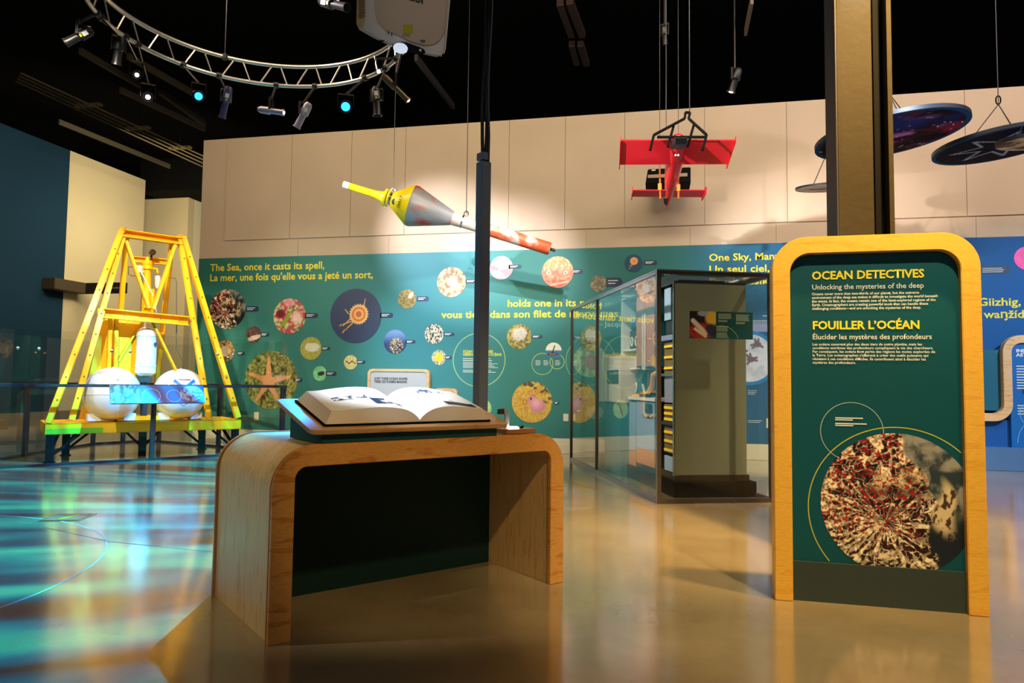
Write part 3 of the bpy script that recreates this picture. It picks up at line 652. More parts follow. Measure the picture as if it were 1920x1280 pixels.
# ================================================================== ROUND PRINTS ON THE WALL
G = 'round photo prints of sea life on the teal wall'
def disc(x, y, ry, painter, label, tg=None, tw=22, th=9, group=G, rings=22, segs=64):
    P = W(x, y, FY); R = (W(x, y-ry, FY)-P).length
    o = printdisc('round_print', Fr(P), R, painter, None, rings, segs); tag(o, label, 'wall print', group)
    if tg:
        A = W(tg[0]-tw/2, tg[1], FY-.002); B = W(tg[0]+tw/2, tg[1], FY-.002); hh = (W(x, y-th/2, FY)-P).length
        L_ = B.x-A.x; pts = [(0, -hh), (L_-hh, -hh)]+[(L_-hh+hh*math.sin(PI*k/8), -hh*math.cos(PI*k/8)) for k in range(1, 8)]+[(L_-hh, hh), (0, hh)]
        fr = Fr(A); c = MB().prism(fr, pts, -.002, .002).build('caption', M['tagnavy'], o, smooth=0)
        mb = MB()
        for k in range(2): mb.box(fr, L_*.1, L_*(.72 - .15*k), -.003, -.002, hh*(.35-.6*k)-.006, hh*(.35-.6*k)+.006)
        mb.build('small_print', M['textwht'], c, smooth=0)
disc(427, 579, 37, lambda u, v: vent(u, v, 1, False), 'round print of a red and white tube worm reef with grey smoke', (473, 579), 24, 10, rings=40, segs=110)
disc(476, 627, 15.5, lambda u, v: p_blob(u, v, 21, (60, 40, 40), (120, 90, 80), (214, 190, 170), .3, .9, .28, 0, -.4), 'small round print of a pink and pale sea floor crust below the reef print', (497, 627), 16, 7)
disc(422, 658, 20, lambda u, v: p_blob(u, v, 22, (110, 70, 30), (214, 170, 110), (236, 214, 170), .3, .5, .5, 0, 0, 7), 'round print of orange and cream coral seen behind the frame leg', (452, 662), 14, 7)
disc(543, 592.5, 33, p_garden, 'round print of a pink, cream and green anemone garden', (584, 591.5), 24, 9, rings=34, segs=90)
disc(667, 592, 51, p_jelly, 'largest round print, orange jellyfish on dark blue', (725, 591), 24, 9, rings=60, segs=120)
disc(583, 653, 21.5, lambda u, v: p_blob(u, v, 23, (150, 150, 50), (190, 180, 80), (226, 220, 190), 0, .7, .38, .1, .1, 14, .2), 'round print of a white sea slug on olive sand', (611, 653), 16, 6)
disc(508, 712, 54, p_star, 'big round print of an orange starfish on olive sand, behind the glass end', (560, 712), 14, 7, rings=60, segs=120)
disc(600, 700, 14, lambda u, v: p_blob(u, v, 24, (110, 190, 130), (140, 214, 160), (40, 50, 40), .2, .5, .3, .2, 0, 4, .3), 'small round mint green print with a dark branching shape', (621, 700), 20, 8)
disc(657.5, 679, 13.5, lambda u, v: mixc(sand(u, v, (206, 190, 110), (230, 216, 150), 7, 3), C3(80, 50, 20)+0*u[..., None], sstep(.12, .06, np.abs(v-.15*np.sin(u*7)))*sstep(.8, .7, np.abs(u))), 'small round sandy print with a brown wavy line', (677, 678.5), 16, 6)
disc(763.5, 560.5, 18, lambda u, v: p_blob(u, v, 25, (110, 90, 40), (170, 150, 80), (230, 226, 200), .9, .35, .2, .4, .4, 9, .1), 'round olive print with a white shell, below the blue shadow', (793, 560), 22, 9)
disc(846.5, 528.5, 28, lambda u, v: p_blob(u, v, 26, (140, 104, 70), (220, 196, 150), (240, 232, 220), .4, .35, .3, .1, 0, 6), 'round cream and brown print under the tip of the light pool', (886, 527), 26, 7)
disc(741, 640.5, 22.5, p_basket, 'round blue print of a white basket star', (770, 640.5), 18, 6, rings=30)
disc(814, 626, 18.5, p_white, 'round print of pale barnacles on dark rock', (842, 626.5), 20, 6)
disc(823, 670, 14, lambda u, v: p_blob(u, v, 27, (130, 110, 90), (226, 220, 180), (240, 200, 50), 0, .6, .55), 'small round print of a bright yellow sponge', (841, 670), 12, 6)
disc(940, 502, 22, lambda u, v: p_blob(u, v, 28, (200, 170, 170), (216, 186, 186), (240, 226, 210), .8, .4, .12), 'pale pink round print half hidden by the slate post', (966, 500), 24, 7)
disc(1045.5, 510, 29.5, p_fish, 'round print of an orange fish face under the buoy tip', (1083, 509), 20, 8, rings=30, segs=80)
disc(973.6, 631, 23.5, lambda u, v: p_blob(u, v, 29, (90, 80, 30), (190, 170, 80), (206, 196, 170), .3, .6, .5, 0, .2, 7), 'round print of a grey lump on yellow weed', (1007, 631), 20, 6)
disc(1038, 657, 15, p_mast, 'round print of a floating instrument buoy at sea', None)
disc(997.5, 753.5, 38.5, p_octo, 'round print of a pink octopus on yellow sand', (1044, 755), 9, 6, rings=50, segs=110)
disc(904, 765, 18, lambda u, v: p_blob(u, v, 30, (150, 190, 120), (190, 220, 150), (150, 70, 60), 1.2, .8, .12), 'round pale green print behind the slate post beside the octopus print', None)
disc(1122.5, 532, 15.5, lambda u, v: p_blob(u, v, 31, (70, 66, 40), (150, 140, 100), (96, 90, 60), 0, .4, .3), 'small dim olive round print above the display case', (1152, 529), 30, 17)
disc(1188, 493.5, 16.5, lambda u, v: p_jelly(u, v, 5, (30, 70, 100), .05, .25, .42), 'small round print of an orange jellyfish on dark teal, high on the wall', (1220, 492.5), 24, 8)
disc(1106, 676, 31, lambda u, v: p_blob(u, v, 33, (130, 170, 130), (196, 210, 160), (190, 120, 130), .2, .4, .5, .1, -.1, 6), 'round pale print with a pink centre seen through the case glass', None, rings=26)
disc(1116, 775, 20, lambda u, v: p_blob(u, v, 34, (40, 110, 100), (70, 130, 120), (150, 160, 150), 0, .8, .6, 0, .1, 6, .4), 'round grey green print low behind the case glass', (1086, 770), 12, 5)
disc(1405, 671, 51, p_moon, 'large round white moon print with blue rim and small brown animals', None, rings=50, segs=110, group='sky prints on the blue wall')
disc(1926, 484, 22, lambda u, v: sand(u, v, (236, 70, 150), (246, 90, 170), 3, 2), 'plain pink round print at the edge of the view', None, group='sky prints on the blue wall')

# outlets
def plate(x, y, w_, h_, label):
    P = W(x, y, FY); o = MB().box(Fr(P), -w_/2, w_/2, -.008, .001, -h_/2, h_/2).build('wall_outlet', M['base'], bevel=.002); tag(o, label, 'outlet')
    for k in (-1, 1): MB().box(Fr(P), -.016, .016, -.0095, -.007, k*.03-.014, k*.03+.014).build('socket', M['white'], o, smooth=0)
plate(1061, 782.5, .09, .13, 'cream wall outlet plate just before the far case post'); plate(1076, 782.5, .06, .12, 'cream wall outlet plate just behind the far case post')
plate(1442, 793, .09, .16, 'white outlet plate low on the blue wall beside the sign')
plate(481, 780, .1, .16, 'cream outlet plate low on the teal wall behind the glass rail')

# small wood-framed tablets on the wall
def tablet(x0, x1, y0, y1, label, face, dep=.10, r=.09, t=.05, mw='maplepale', stand=0):
    A = W(x0, y1, WY-.02-dep); B = W(x1, y0, WY-.02-dep); w_ = B.x-A.x; h_ = B.z-A.z; fr = Fr(A)
    th = thing('wood_framed_tablet', (A.x+w_/2, WY-.02, A.z), label, 'wall panel')
    MB().ring(fr, rrect(0, w_, 0, h_, r), rrect(t, w_-t, t, h_-t, r-t*.6), 0, dep, True).build('frame', M[mw], th, bevel=.003)
    return th, fr, w_, h_, MB().box(fr, t*.8, w_-t*.8, .02, dep, t*.8, h_-t*.8).build('face', face, th, smooth=0)
th, fr, w_, h_, f_ = tablet(688, 805, 692, 745, 'pale wood framed wall tablet headed sort these ocean shapes, behind the book', mat('tablet_paper', lin(186, 186, 190), .6))
words('SORT THESE OCEAN SHAPES\nTRIEZ CES FORMES MARINES', th, fr(.13, .018, h_-.20), EX_, EZ_, width=w_*.54, cap=.045, mat_=mat('grey_ink', lin(60, 64, 70), .6), bold=.03, lineh=1.3)
th, fr, w_, h_, f_ = tablet(812, 857, 728, 778, 'small pale wood framed wall tablet lower than the ocean shapes tablet', mat('tablet_teal', lin(40, 110, 120), .6))

# blue astronomy tablet: upright panel with a tray loop reaching to one side
A = W(1884, 790, 12.0); B = W(1884, 628, 12.0); fr = Fr(A); hh = B.z-A.z
th = thing('astronomy_tablet', (A.x+.5, 12.1, 0), 'tall pale wood framed blue panel headed indigenous astronomy, at the edge of the view', 'wall panel')
T_ = .12; cl_ = [(1.15, hh-T_/2), (.26, hh-T_/2)]
for k in range(1, 9): a = PI/2+PI/2*k/8; cl_.append((.26+.20*math.cos(a), hh-T_/2-.20+.20*math.sin(a)))
cl_.append((T_/2, .3))
for k in range(0, 9): a = -PI/2*k/8; cl_.append((T_/2-.20+.20*math.cos(a), T_/2+.20+.20*math.sin(a)))
cl_.append((-.95, T_/2)); o2, i2 = [], []
for i in range(len(cl_)):
    p_, q_ = cl_[max(i-1, 0)], cl_[min(i+1, len(cl_)-1)]; dx_, dz_ = q_[0]-p_[0], q_[1]-p_[1]; n_ = math.hypot(dx_, dz_)
    o2.append((cl_[i][0]-dz_/n_*T_/2, cl_[i][1]+dx_/n_*T_/2)); i2.append((cl_[i][0]+dz_/n_*T_/2, cl_[i][1]-dx_/n_*T_/2))
MB().ring(fr, o2, i2, 0, .12).build('frame', M['maplepale'], th, bevel=.003)
MB().box(fr, .10, 1.3, .03, .18, -.42, hh-.10).build('panel', mat('bright_blue_print', lin(10, 100, 176), .5), th, smooth=0)
MB().box(fr, -1.2, .14, .10, .2, -.52, .02).build('lower_panel', mat('deep_blue_print', lin(12, 84, 160), .5), th, smooth=0)
MB().box(fr, -.24, .02, .10, .28, .16, hh-.22).build('side_box', mat('blue_teal_side', lin(16, 96, 120), .5), th, smooth=0)
words('INDIGENOUS\nASTRONOMY', th, fr(.19, .028, hh-.26), EX_, EZ_, width=.52, cap=.05, bold=.035, lineh=1.3)
mb = MB()
for i in range(13): mb.box(fr, .19, .62-random.uniform(0, .1), .026, .029, hh-.48-i*.042-(.22 if i > 8 else 0), hh-.466-i*.042-(.22 if i > 8 else 0))
mb.build('small_print', M['textwht'], th, smooth=0)
ringline('outline_ring', Fr(fr(.42, .028, .12)), .2, .008, th, mat('pale_blue_ink', lin(110, 190, 230), .5))
ringline('outline_ring', Fr(fr(.62, .028, -.32)), .44, .008, th, mat('pale_blue_ink2', lin(110, 190, 230), .5), 60, 180)
MB().lathe(fr(.34, .03, .46), (0, -1, 0), [(0, .08), (.003, .08)], 28).build('round_icon', M['tagnavy'], th)
MB().box(WORLD, W(1852, 870).x-1.6, 9, 11.86, 12.25, 0, .34).build('plinth', mat('blue_grey_plinth', lin(70, 110, 160), .5), th, bevel=.004)

# dark blade sign on the far cream wall
P0 = onplane(103, 541, (-15.8, 0, 0), (1, 0, 0)); 
A1, A2 = onplane(102, 541, (-15.6, 0, 0), (1, 0, 0)), onplane(168, 549, (-15.6, 0, 0), (1, 0, 0))
zt_, zb_ = onplane(102, 520, (-15.6, 0, 0), (1, 0, 0)).z, A1.z
th = thing('studio_sign', (-15.9, A2.y, zb_), 'long dark angled blade sign reading Studio 1 on the far cream wall', 'sign')
MB().box(WORLD, -16, -15.6, A1.y, A2.y, zb_, zt_).build('side_arm', mat('bronze_sign_paint', lin(70, 58, 40), .5), th, bevel=.01)
B1 = onplane(239, 546, (0, A2.y, 0), (0, 1, 0))
MB().box(WORLD, -15.6, B1.x, A2.y-.15, A2.y, zb_, zt_).build('face', mat('near_black_sign', lin(24, 14, 12), .5), th, bevel=.01)
C1 = onplane(209, 541, (0, A2.y-.152, 0), (0, 1, 0)); C2 = onplane(227, 541, (0, A2.y-.152, 0), (0, 1, 0))
words('Studio 1', th, C1, EX_, EZ_, width=C2.x-C1.x, cap=(zt_-zb_)*.22, mat_=mat('grey_ink2', lin(150, 140, 120), .6), bold=0)

# ================================================================== STEEL COLUMN BEHIND THE SIGN
cy0 = 5.15
xa = onplane(1574, 420, (0, cy0, 0), (0, 1, 0)).x; xb = onplane(1678, 420, (0, cy0, 0), (0, 1, 0)).x
th = thing('steel_column', ((xa+xb)/2, cy0+.15, 0), 'thick olive and dark steel H column rising behind the ocean detectives sign', 'column')
MB().box(WORLD, xa+.025, xb-.012, cy0+.12, cy0+.135, 0, 8.2).build('web', M['olive'], th, smooth=0)
MB().box(WORLD, xa, xa+.026, cy0, cy0+.30, 0, 8.2).build('flange', [M['olive']], th, smooth=0)
MB().box(WORLD, xb-.03, xb, cy0, cy0+.30, 0, 8.2).build('flange', [M['olive']], th, smooth=0)
MB().box(WORLD, xa-.012, xa-.0005, cy0+.004, cy0+.31, 0, 8.2).build('dark_side_sheet', M['plum'], th, smooth=0)  # dark sheet over the outer side of the flange
MB().box(WORLD, xb-.09, xb-.031, cy0+.10, cy0+.118, 0, 8.2).build('gap_shade_strip', M['black'], th, smooth=0)  # black strip painting in the shade of the gap beside the flange

# ================================================================== BENCH WITH THE BOOK DESK
th_ = .8597; BO = (-1.787, 3.043, 0); BF = rotfr(BO, th_)
L_, D_, H_ = 1.84, .99, .93
bench = thing('exhibit_bench', BF(L_/2, D_/2, 0), 'wide maple bench of an upturned U shape carrying the open book desk', 'bench')
o_ = upath(.012, L_-.012, 0, H_-.004, .205); i_ = upath(.095, L_-.095, 0, H_-.098, .07)
MB().ring(BF, o_, i_, .03, D_-.03).build('veneer_shell', M['maplev'], bench, smooth=40)
o_ = upath(0, L_, 0, H_, .215, 14); i_ = upath(.108, L_-.108, 0, H_-.108, .06, 14)
MB().ring(BF, o_, i_, 0, .03).build('front_rim', M['maple'], bench, bevel=.003, smooth=40)
MB().ring(BF, o_, i_, D_-.03, D_).build('rear_rim', M['maple'], bench, bevel=.003, smooth=40)
e_ = upath(-.003, L_+.003, 0, H_-.001, .217, 14); i3 = upath(.012, L_-.012, 0, H_-.006, .206, 14)
MB().ring(BF, e_, i3, .026, .036).build('plywood_edge', M['ply'], bench, smooth=40)
MB().ring(BF, e_, i3, D_-.036, D_-.026).build('plywood_edge', M['ply'], bench, smooth=40)
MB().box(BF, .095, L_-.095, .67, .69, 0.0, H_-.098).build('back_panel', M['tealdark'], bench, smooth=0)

def slope(b): return 1.0+.272*(b+.03)      # top of the desk board
desk = thing('book_desk', BF(.78, .25, H_), 'dark teal sloping book desk with a maple board standing on the bench', 'desk')
mb = MB(); a0, a1, b0, b1 = .235, 1.31, .0, .44
mb.hexa([BF(a0, b0, H_), BF(a1, b0, H_), BF(a1, b1, H_), BF(a0, b1, H_),
         BF(a0, b0, slope(b0)-.026), BF(a1, b0, slope(b0)-.026), BF(a1, b1, slope(b1)-.026), BF(a0, b1, slope(b1)-.026)])
mb.build('wedge_box', M['teal'], desk, bevel=.002)
sl = Vector((0, 0, 1)); ey_s = (BF.ey + Vector((0, 0, .272))).normalized(); n_s = BF.ex.cross(ey_s)
BS = Fr(BF(0, -.03, 1.0), BF.ex, ey_s, n_s)      # frame of the sloping board: x along, y up the slope, z out
def rr_prism(fr, x0, x1, y0, y1, r, z0, z1, n=6):
    f2 = Fr(fr.o, fr.ex, -fr.ez, fr.ey); return MB().prism(f2, rrect(x0, x1, y0, y1, r, n), -z1, -z0)
BD = .535
rr_prism(BS, .165, 1.385, -.005, BD, .045, -.024, 0).build('board', M['board'], desk, bevel=.003)
MB().cyl(BF(.262, -.001, .975), BF(.262, -.006, .975), .006, 10).build('screw', M['darksteel'], desk)

# open book
book = thing('open_book', BF(.75, .22, 1.05), 'huge open book with blank white pages and a few blue pictures lit from above', 'book')
bx0, bx1, by0, by1 = .262, 1.262, .055, .47; xm = .80
MB().box(BS, bx0-.012, bx1+.012, by0-.012, by1+.012, .001, .010).build('cover', M['black'], book, bevel=.003)
def pagesurf(u, side):   # u 0 at the gutter .. 1 at the outer edge -> (x, z)
    wd = (xm-bx0-.035) if side < 0 else (bx1-.035-xm)
    z = .020+.062*(1-math.exp(-u*9))+.016*math.sin(PI*min(1, u*1.15))*(1 if u < .87 else 1) - .012*u
    return xm+side*u*wd, z
NP = 28
for side in (-1, 1):
    mb = MB(); vs = []
    for i in range(NP+1):
        x, z = pagesurf((i/NP)**1.5, side); u = (i/NP)**1.5
        for yy in (by0+.028*u, by1-.028*u): vs.append(BS(x, yy, z))
    mb.add(vs, [(2*i, 2*i+1, 2*i+3, 2*i+2) for i in range(NP)])
    mb.build('page_spread', M['bookpage'], book, smooth=60)
    mb = MB(); xo = bx0 if side < 0 else bx1
    for yb, yt, sg in ((by0, lambda u: by0+.028*u, 0), (by1, lambda u: by1-.028*u, 1)):
        vs = []
        for i in range(NP+1):
            u = (i/NP)**1.5; x, z = pagesurf(u, side); xb = xm+(xo-xm)*u
            vs += [BS(xb, yb, .0105), BS(x, yt(u), z-.0006)]
        mb.add(vs, [(2*i, 2*i+1, 2*i+3, 2*i+2) for i in range(NP)])
    x, z = pagesurf(1, side)
    mb.add([BS(xo, by0, .0105), BS(xo, by1, .0105), BS(x, by1-.028, z-.0006), BS(x, by0+.028, z-.0006)], [(0, 1, 2, 3)])
    mb.build('page_block', M['bookedge'], book, smooth=50)
def zpage(x):
    side = -1 if x < xm else 1; wd = (xm-bx0-.035) if side < 0 else (bx1-.035-xm); return pagesurf(abs(x-xm)/wd, side)[1]
def pic(x0, x1, y0, y1, fn, nx=24, nz=12):
    vs = []; uv = []
    for j in range(nz+1):
        for i in range(nx+1):
            x = x0+(x1-x0)*i/nx; y = y0+(y1-y0)*j/nz; vs.append(BS(x, y, zpage(x)+.0015)-Vector(tuple(book['_o']))); uv.append((i/nx, j/nz))
    me = bpy.data.meshes.new('picture'); me.from_pydata([tuple(v) for v in vs], [], [(j*(nx+1)+i, j*(nx+1)+i+1, (j+1)*(nx+1)+i+1, (j+1)*(nx+1)+i) for j in range(nz) for i in range(nx)])
    me.materials.append(M['print']); setcol(me, fn, np.array(uv)); link('picture', me, None, book)
PW = C3(236, 238, 240)
def sketch(k, dens=.5, blue=.5):
    def f(u, v):
        n = fbm(u*5, v*4, k); c = PW+0*n[..., None]; c = mixc(c, C3(30, 50, 70)+0*c, sstep(dens, dens+.03, n)); return mixc(c, C3(40, 110, 170)+0*c, sstep(dens+.1, dens+.13, n)*blue)
    return f
pic(.375, .395+.10, .235, .295, sketch(3, .52)); pic(.50, .60, .24, .30, sketch(14, .60))
pic(.57, .735, .13, .235, lambda u, v: mixc(C3(24, 60, 96)+0*u[..., None], PW+0*u[..., None], np.maximum(sstep(.50, .56, fbm(u*6, v*4, 8))*sstep(.25, .35, u), sstep(.8, 1, u)*sstep(.4, .6, v))))
pic(.93, 1.03, .335, .40, sketch(23, .47, .8)); pic(1.05, 1.12, .335, .385, sketch(31, .5, 1))
pic(1.0, 1.20, .10, .165, lambda u, v: C3(30, 52, 74)+0*u[..., None]); pic(1.055, 1.085, .19, .20, lambda u, v: C3(220, 130, 40)+0*u[..., None], 4, 2)
mb = MB()
for x in (.42, .50, .58, .66): mb.box(BS, x, x+.03, .30, .303, zpage(x)+.001, zpage(x)+.002)
mb.build('small_print', mat('book_ink', lin(50, 60, 80), .7), book, smooth=0)

# magnifier
mg = thing('magnifier_stand', BF(1.52, .13, H_), 'small stand magnifier with a glowing base on a maple block at the bench end', 'magnifier')
MB().box(BF, 1.43, 1.66, .06, .20, H_, H_+.028).build('block', M['ply'], mg, bevel=.003)
c0 = BF(1.49, .13, H_+.028)
arc = [BF(1.485, .135, H_+.028)]+[BF(1.485-.0*k, .135, H_+.03+.015*k) for k in range(1, 6)]
for k in range(1, 9): a = PI*.62*k/8; arc.append(BF(1.485-.035*(1-math.cos(a)), .135, H_+.105+.035*math.sin(a)))
mb = MB()
for p_, q_ in zip(arc[:-1], arc[1:]): mb.beam(p_, q_, .030, .010, BF.ey)
mb.build('arm', mat('arm_grey', lin(170, 164, 160), .4, .2), mg)
MB().lathe(BF(1.53, .125, H_+.028), (0, 0, 1), [(0, .034), (.006, .034), (.012, .026), (.013, .0)], 24).build('glowing_stage', M['glowwhite'], mg)
MB().lathe(arc[-1], (0, 0, -1), [(-.012, .020), (.018, .024), (.022, .0)], 20).build('lens_head', M['darksteel'], mg)
MB().cyl(BF(1.575, .12, H_+.028), BF(1.60, .12, H_+.038), .008, 10).build('knob', M['black'], mg)

# slate post on the bench
PO = BF(1.62, .62, 0); PF = rotfr(PO, th_)
post = thing('slate_post', (PO.x, PO.y, H_), 'tall square slate grey metal post rising behind the book', 'post')
hw = .0385
ztop = 2.775
MB().box(PF, -hw, hw, -hw, hw, H_, ztop).build('post_tube', M['slate'], post, bevel=.003)
MB().box(PF, -hw-.004, hw+.004, -hw-.004, hw+.004, H_, H_+.012).build('foot_plate', M['darksteel'], post)
MB().box(PF, -hw, hw*.3, -hw, hw*.9, ztop+.012, ztop+.065).build('cap_block', M['slate'], post, bevel=.003)
cab = MB()
for k, (dx, dy) in enumerate(((.012, 0), (.030, .012), (.024, -.016), (.004, .016))):
    pts = [PF(dx, dy, ztop-.02)]+[PF(dx+.012*math.sin(i*.9+k)+.010*i*0, dy, ztop+.02+i*.18) for i in range(1, 7)]+[PF(dx, dy, 8.2)]
    cab.tube(pts, .0125, 8)
tag(cab.build('cable_bundle', M['cable']), 'thick black cable bundle rising from the slate post to the ceiling', 'cable')

# ================================================================== INFORMATION SIGN
SL, SR = FLR(1453.4, 1124.6), FLR(1856.6, 1157); ang = math.atan2(SR.y-SL.y, SR.x-SL.x); SF = rotfr(SL, ang); SW = (SR-SL).length; SH = 2.125
nS = SF.ey
sign = thing('ocean_detectives_sign', SF(SW/2, .06, 0), 'tall teal sign headed ocean detectives in a rounded honey maple frame', 'sign')
T = .100
MB().ring(SF, upath(0, SW, 0, SH, .20, 16), upath(T, SW-T, 0, SH-T, .115, 16), 0, .13).build('frame', M['maplesign'], sign, bevel=.004, smooth=40)
sp = MB().prism(SF, upath(T-.004, SW-T+.004, .20, SH-T+.004, .115, 16)[::-1], .045, .10).build('print_panel', M['signteal'], sign, smooth=40)
MB().box(SF, T-.004, SW-T+.004, .030, .11, 0, .225).build('foot_panel', M['signbase'], sign, smooth=0)
def SP(x, y, off=.044): return onplane(x, y, SF(0, off, 0), nS)
def sw_(s, x0, y0, x1, y1, cap_px, m_, fit=None, bold=.03, lineh=1.45, nm='lettering'):
    P = SP(x0, y0, .0435); Q = SP(x1, y1, .0435); ppm = (SP(x0, y0-20)-SP(x0, y0)).length/20
    return words(s, sp, P, SF.ex, EZ_, width=(Q-P).length, cap=cap_px*ppm, mat_=m_, fit=fit, bold=bold, lineh=lineh, name=nm)
sw_('OCEAN DETECTIVES', 1522, 524, 1733, 521, 15.5, M['textyel'], bold=.03)
sw_('Unlocking the mysteries of the deep', 1522, 543, 1732, 541, 10, M['textwht'], bold=.01)
P1 = 'Oceans cover more than two-thirds of our planet, but the extreme\nenvironment of the deep sea makes it difficult to investigate the world beneath\nthe waves. In fact, the oceans remain one of the least-explored regions of the\nEarth. Oceanographers are creating powerful tools that can handle these\nchallenging conditions\u2014and are unlocking the mysteries of the deep.'
sw_(P1, 1522, 553.5, 1758, 551, 4.9, M['textwht'], bold=.015, lineh=1.405)
sw_("FOUILLER L\u2019OC\u00c9AN", 1523, 617, 1724, 617, 15.5, M['textyel'], bold=.03)
sw_('\u00c9lucider les myst\u00e8res des profondeurs', 1523, 636, 1747, 636, 10, M['textwht'], bold=.01)
P2 = 'Les oc\u00e9ans couvrent plus des deux tiers de notre plan\u00e8te, mais les\nconditions extr\u00eames des profondeurs compliquent la vie des chercheurs.\nPar cons\u00e9quent, les oc\u00e9ans font partie des r\u00e9gions les moins explor\u00e9es de\nla Terre. Les oc\u00e9anographes s\u2019affairent \u00e0 cr\u00e9er des outils puissants qui\nr\u00e9sistent \u00e0 ces conditions difficiles. Ils contribuent ainsi \u00e0 \u00e9lucider les\nmyst\u00e8res des profondeurs.'
sw_(P2, 1523, 647.5, 1753, 648, 4.9, M['textwht'], bold=.015, lineh=1.405)
zb0 = .226; RX = SW-T-.0005
ccx = SP(1681, 945); Rd = (SP(1539, 945)-ccx).length; lc = SF.loc(ccx)
frd = Fr(SF(lc.x, .0445, lc.z), SF.ex, SF.ey)
printdisc('photo_print', frd, Rd, lambda u, v: vent(u, v, 1, True), sp, rings=150, segs=460, thick=.001, clip=(-9, RX-lc.x, zb0-lc.z, 9), mat_=M['print'])
def clipring(x, y, rpx, w_, m_, keep):
    c = SP(x, y); R = (SP(x-rpx, y)-c).length; l = SF.loc(c); run = []; runs = []
    for i in range(361):
        a = math.radians(i-90); X = l.x+R*math.cos(a); Z = l.z+R*math.sin(a)
        if keep(X, Z): run.append((X, Z, a))
        elif run: runs.append(run); run = []
    if run: runs.append(run)
    mb = MB()
    for rn in runs:
        vs = []
        for X, Z, a in rn:
            for s_ in (-1, 1): vs.append(SF(X+s_*w_/2*math.cos(a), .0442, Z+s_*w_/2*math.sin(a)))
        mb.add(vs, [(2*i, 2*i+1, 2*i+3, 2*i+2) for i in range(len(rn)-1)])
    mb.build('outline_ring', m_, sp, smooth=0)
clipring(1683, 958, 167, .0055, mat('yellow_green_ink', lin(196, 190, 60), .6), lambda X, Z: T+.002 < X < RX-.002 and Z > zb0+.004)
clipring(1597, 809, 58.5, .004, mat('pale_ring_ink', lin(160, 184, 180), .6), lambda X, Z: math.hypot(X-lc.x, Z-lc.z) > Rd)
mb = MB()
for x0, x1, y in ((1566, 1618, 783), (1566, 1599, 786.5), (1566, 1625, 793.5), (1566, 1600, 797)):
    P = SF.loc(SP(x0, y)); Q = SF.loc(SP(x1, y)); mb.box(SF, P.x, Q.x, .0435, .0445, P.z-.0032, P.z+.0032)
mb.build('small_print', M['textwht'], sp, smooth=0)

# ================================================================== GLASS DISPLAY CASE
CF = rotfr((-.015, 7.497, 0), .3501); CW, CL, CH = 1.30, 4.05, 2.45; f = .045
case = thing('display_case', CF(CW/2, CL/2, 0), 'large free standing glass display case with slim metal edges around a ship laboratory', 'display case')
for (x, y) in ((0, 0), (CW-f, 0), (0, CL-f), (CW-f, CL-f), (0, 2.45)):
    MB().box(CF, x, x+f, y, y+f, 0, CH).build('corner_post', M['caseframe'], case, bevel=.004)
for z in (0, CH-f):
    MB().box(CF, f, CW-f, 0, f, z, z+f).build('rail', M['caseframe'], case, bevel=.003)
    MB().box(CF, f, CW-f, CL-f, CL, z, z+f).build('rail', M['caseframe'], case, bevel=.003)
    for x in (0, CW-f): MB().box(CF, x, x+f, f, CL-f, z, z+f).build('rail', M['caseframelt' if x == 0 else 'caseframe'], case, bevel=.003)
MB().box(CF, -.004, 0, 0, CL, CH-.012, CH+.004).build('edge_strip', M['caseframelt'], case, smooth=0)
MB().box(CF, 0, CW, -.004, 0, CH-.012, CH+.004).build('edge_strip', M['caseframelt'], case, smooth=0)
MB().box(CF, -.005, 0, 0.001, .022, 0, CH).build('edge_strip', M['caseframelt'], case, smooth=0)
def pane(x0, x1, y0, y1, z0=f, z1=CH-f): MB().box(CF, x0, x1, y0, y1, z0, z1).build('glass_pane', M['caseglass'], case, smooth=0)
pane(f, CW-f, .018, .026); pane(.018, .026, f, 2.45); pane(.018, .026, 2.45+f, CL-f); pane(CW-.026, CW-.018, f, CL-f); pane(f, CW-f, CL-.026, CL-.018)
MB().box(CF, f, CW-f, f, CL-f, CH-.014, CH-.006).build('top_pane', M['caseglass'], case, smooth=0)
mb = MB()
for z in (.3, 1.1, 1.9): mb.cyl(CF(.022, -.006, z), CF(.022, 0, z), .007, 8)
for x in (.4, .85): mb.cyl(CF(x, -.006, CH-.022), CF(x, 0, CH-.022), .007, 8); mb.cyl(CF(x, -.006, .022), CF(x, 0, .022), .007, 8)
mb.build('screw_heads', M['chrome'], case)
def CFp(x, y, b=-.006): return CF.loc(onplane(x, y, CF(0, b, 0), CF.ey))
# info card on the front pane
A, B = CFp(1293, 634), CFp(1411, 586)
card = thing('information_card', CF((A.x+B.x)/2, -.01, A.z), 'dark teal information card with a photo, stuck on the front glass of the case', 'sign')
MB().box(CF, A.x, B.x, -.010, -.001, A.z, B.z).build('card', mat('card_teal', lin(14, 78, 76), .45), card, smooth=0)
def p_deck(u, v):
    c = C3(24, 20, 24)+0*u[..., None]; c = mixc(c, C3(226, 190, 60)+0*c, ell(u, v, .85, .78, .25, .3, .3)); c = mixc(c, C3(170, 50, 30)+0*c, ell(u, v, .45, .25, .5, .3, .3)*sstep(.4, .5, fbm(u*6, v*6, 5)+.1))
    c = mixc(c, C3(230, 216, 190)+0*c, np.maximum(seg(u, v, (.12, .65), (.6, .2), .08), seg(u, v, (.2, .35), (.6, .08), .05))); c = mixc(c, C3(150, 170, 190)+0*c, ell(u, v, .5, .92, .2, .1, .2)); c = mixc(c, C3(44, 50, 80)+0*c, ell(u, v, .8, .35, .2, .2, .3))
    return mixc(c, C3(14, 78, 76)+0*c, sstep(.98, 1.0, np.hypot((u-.35)/.95, (v-.75)/.78)*1.0)*sstep(.6, .5, v))
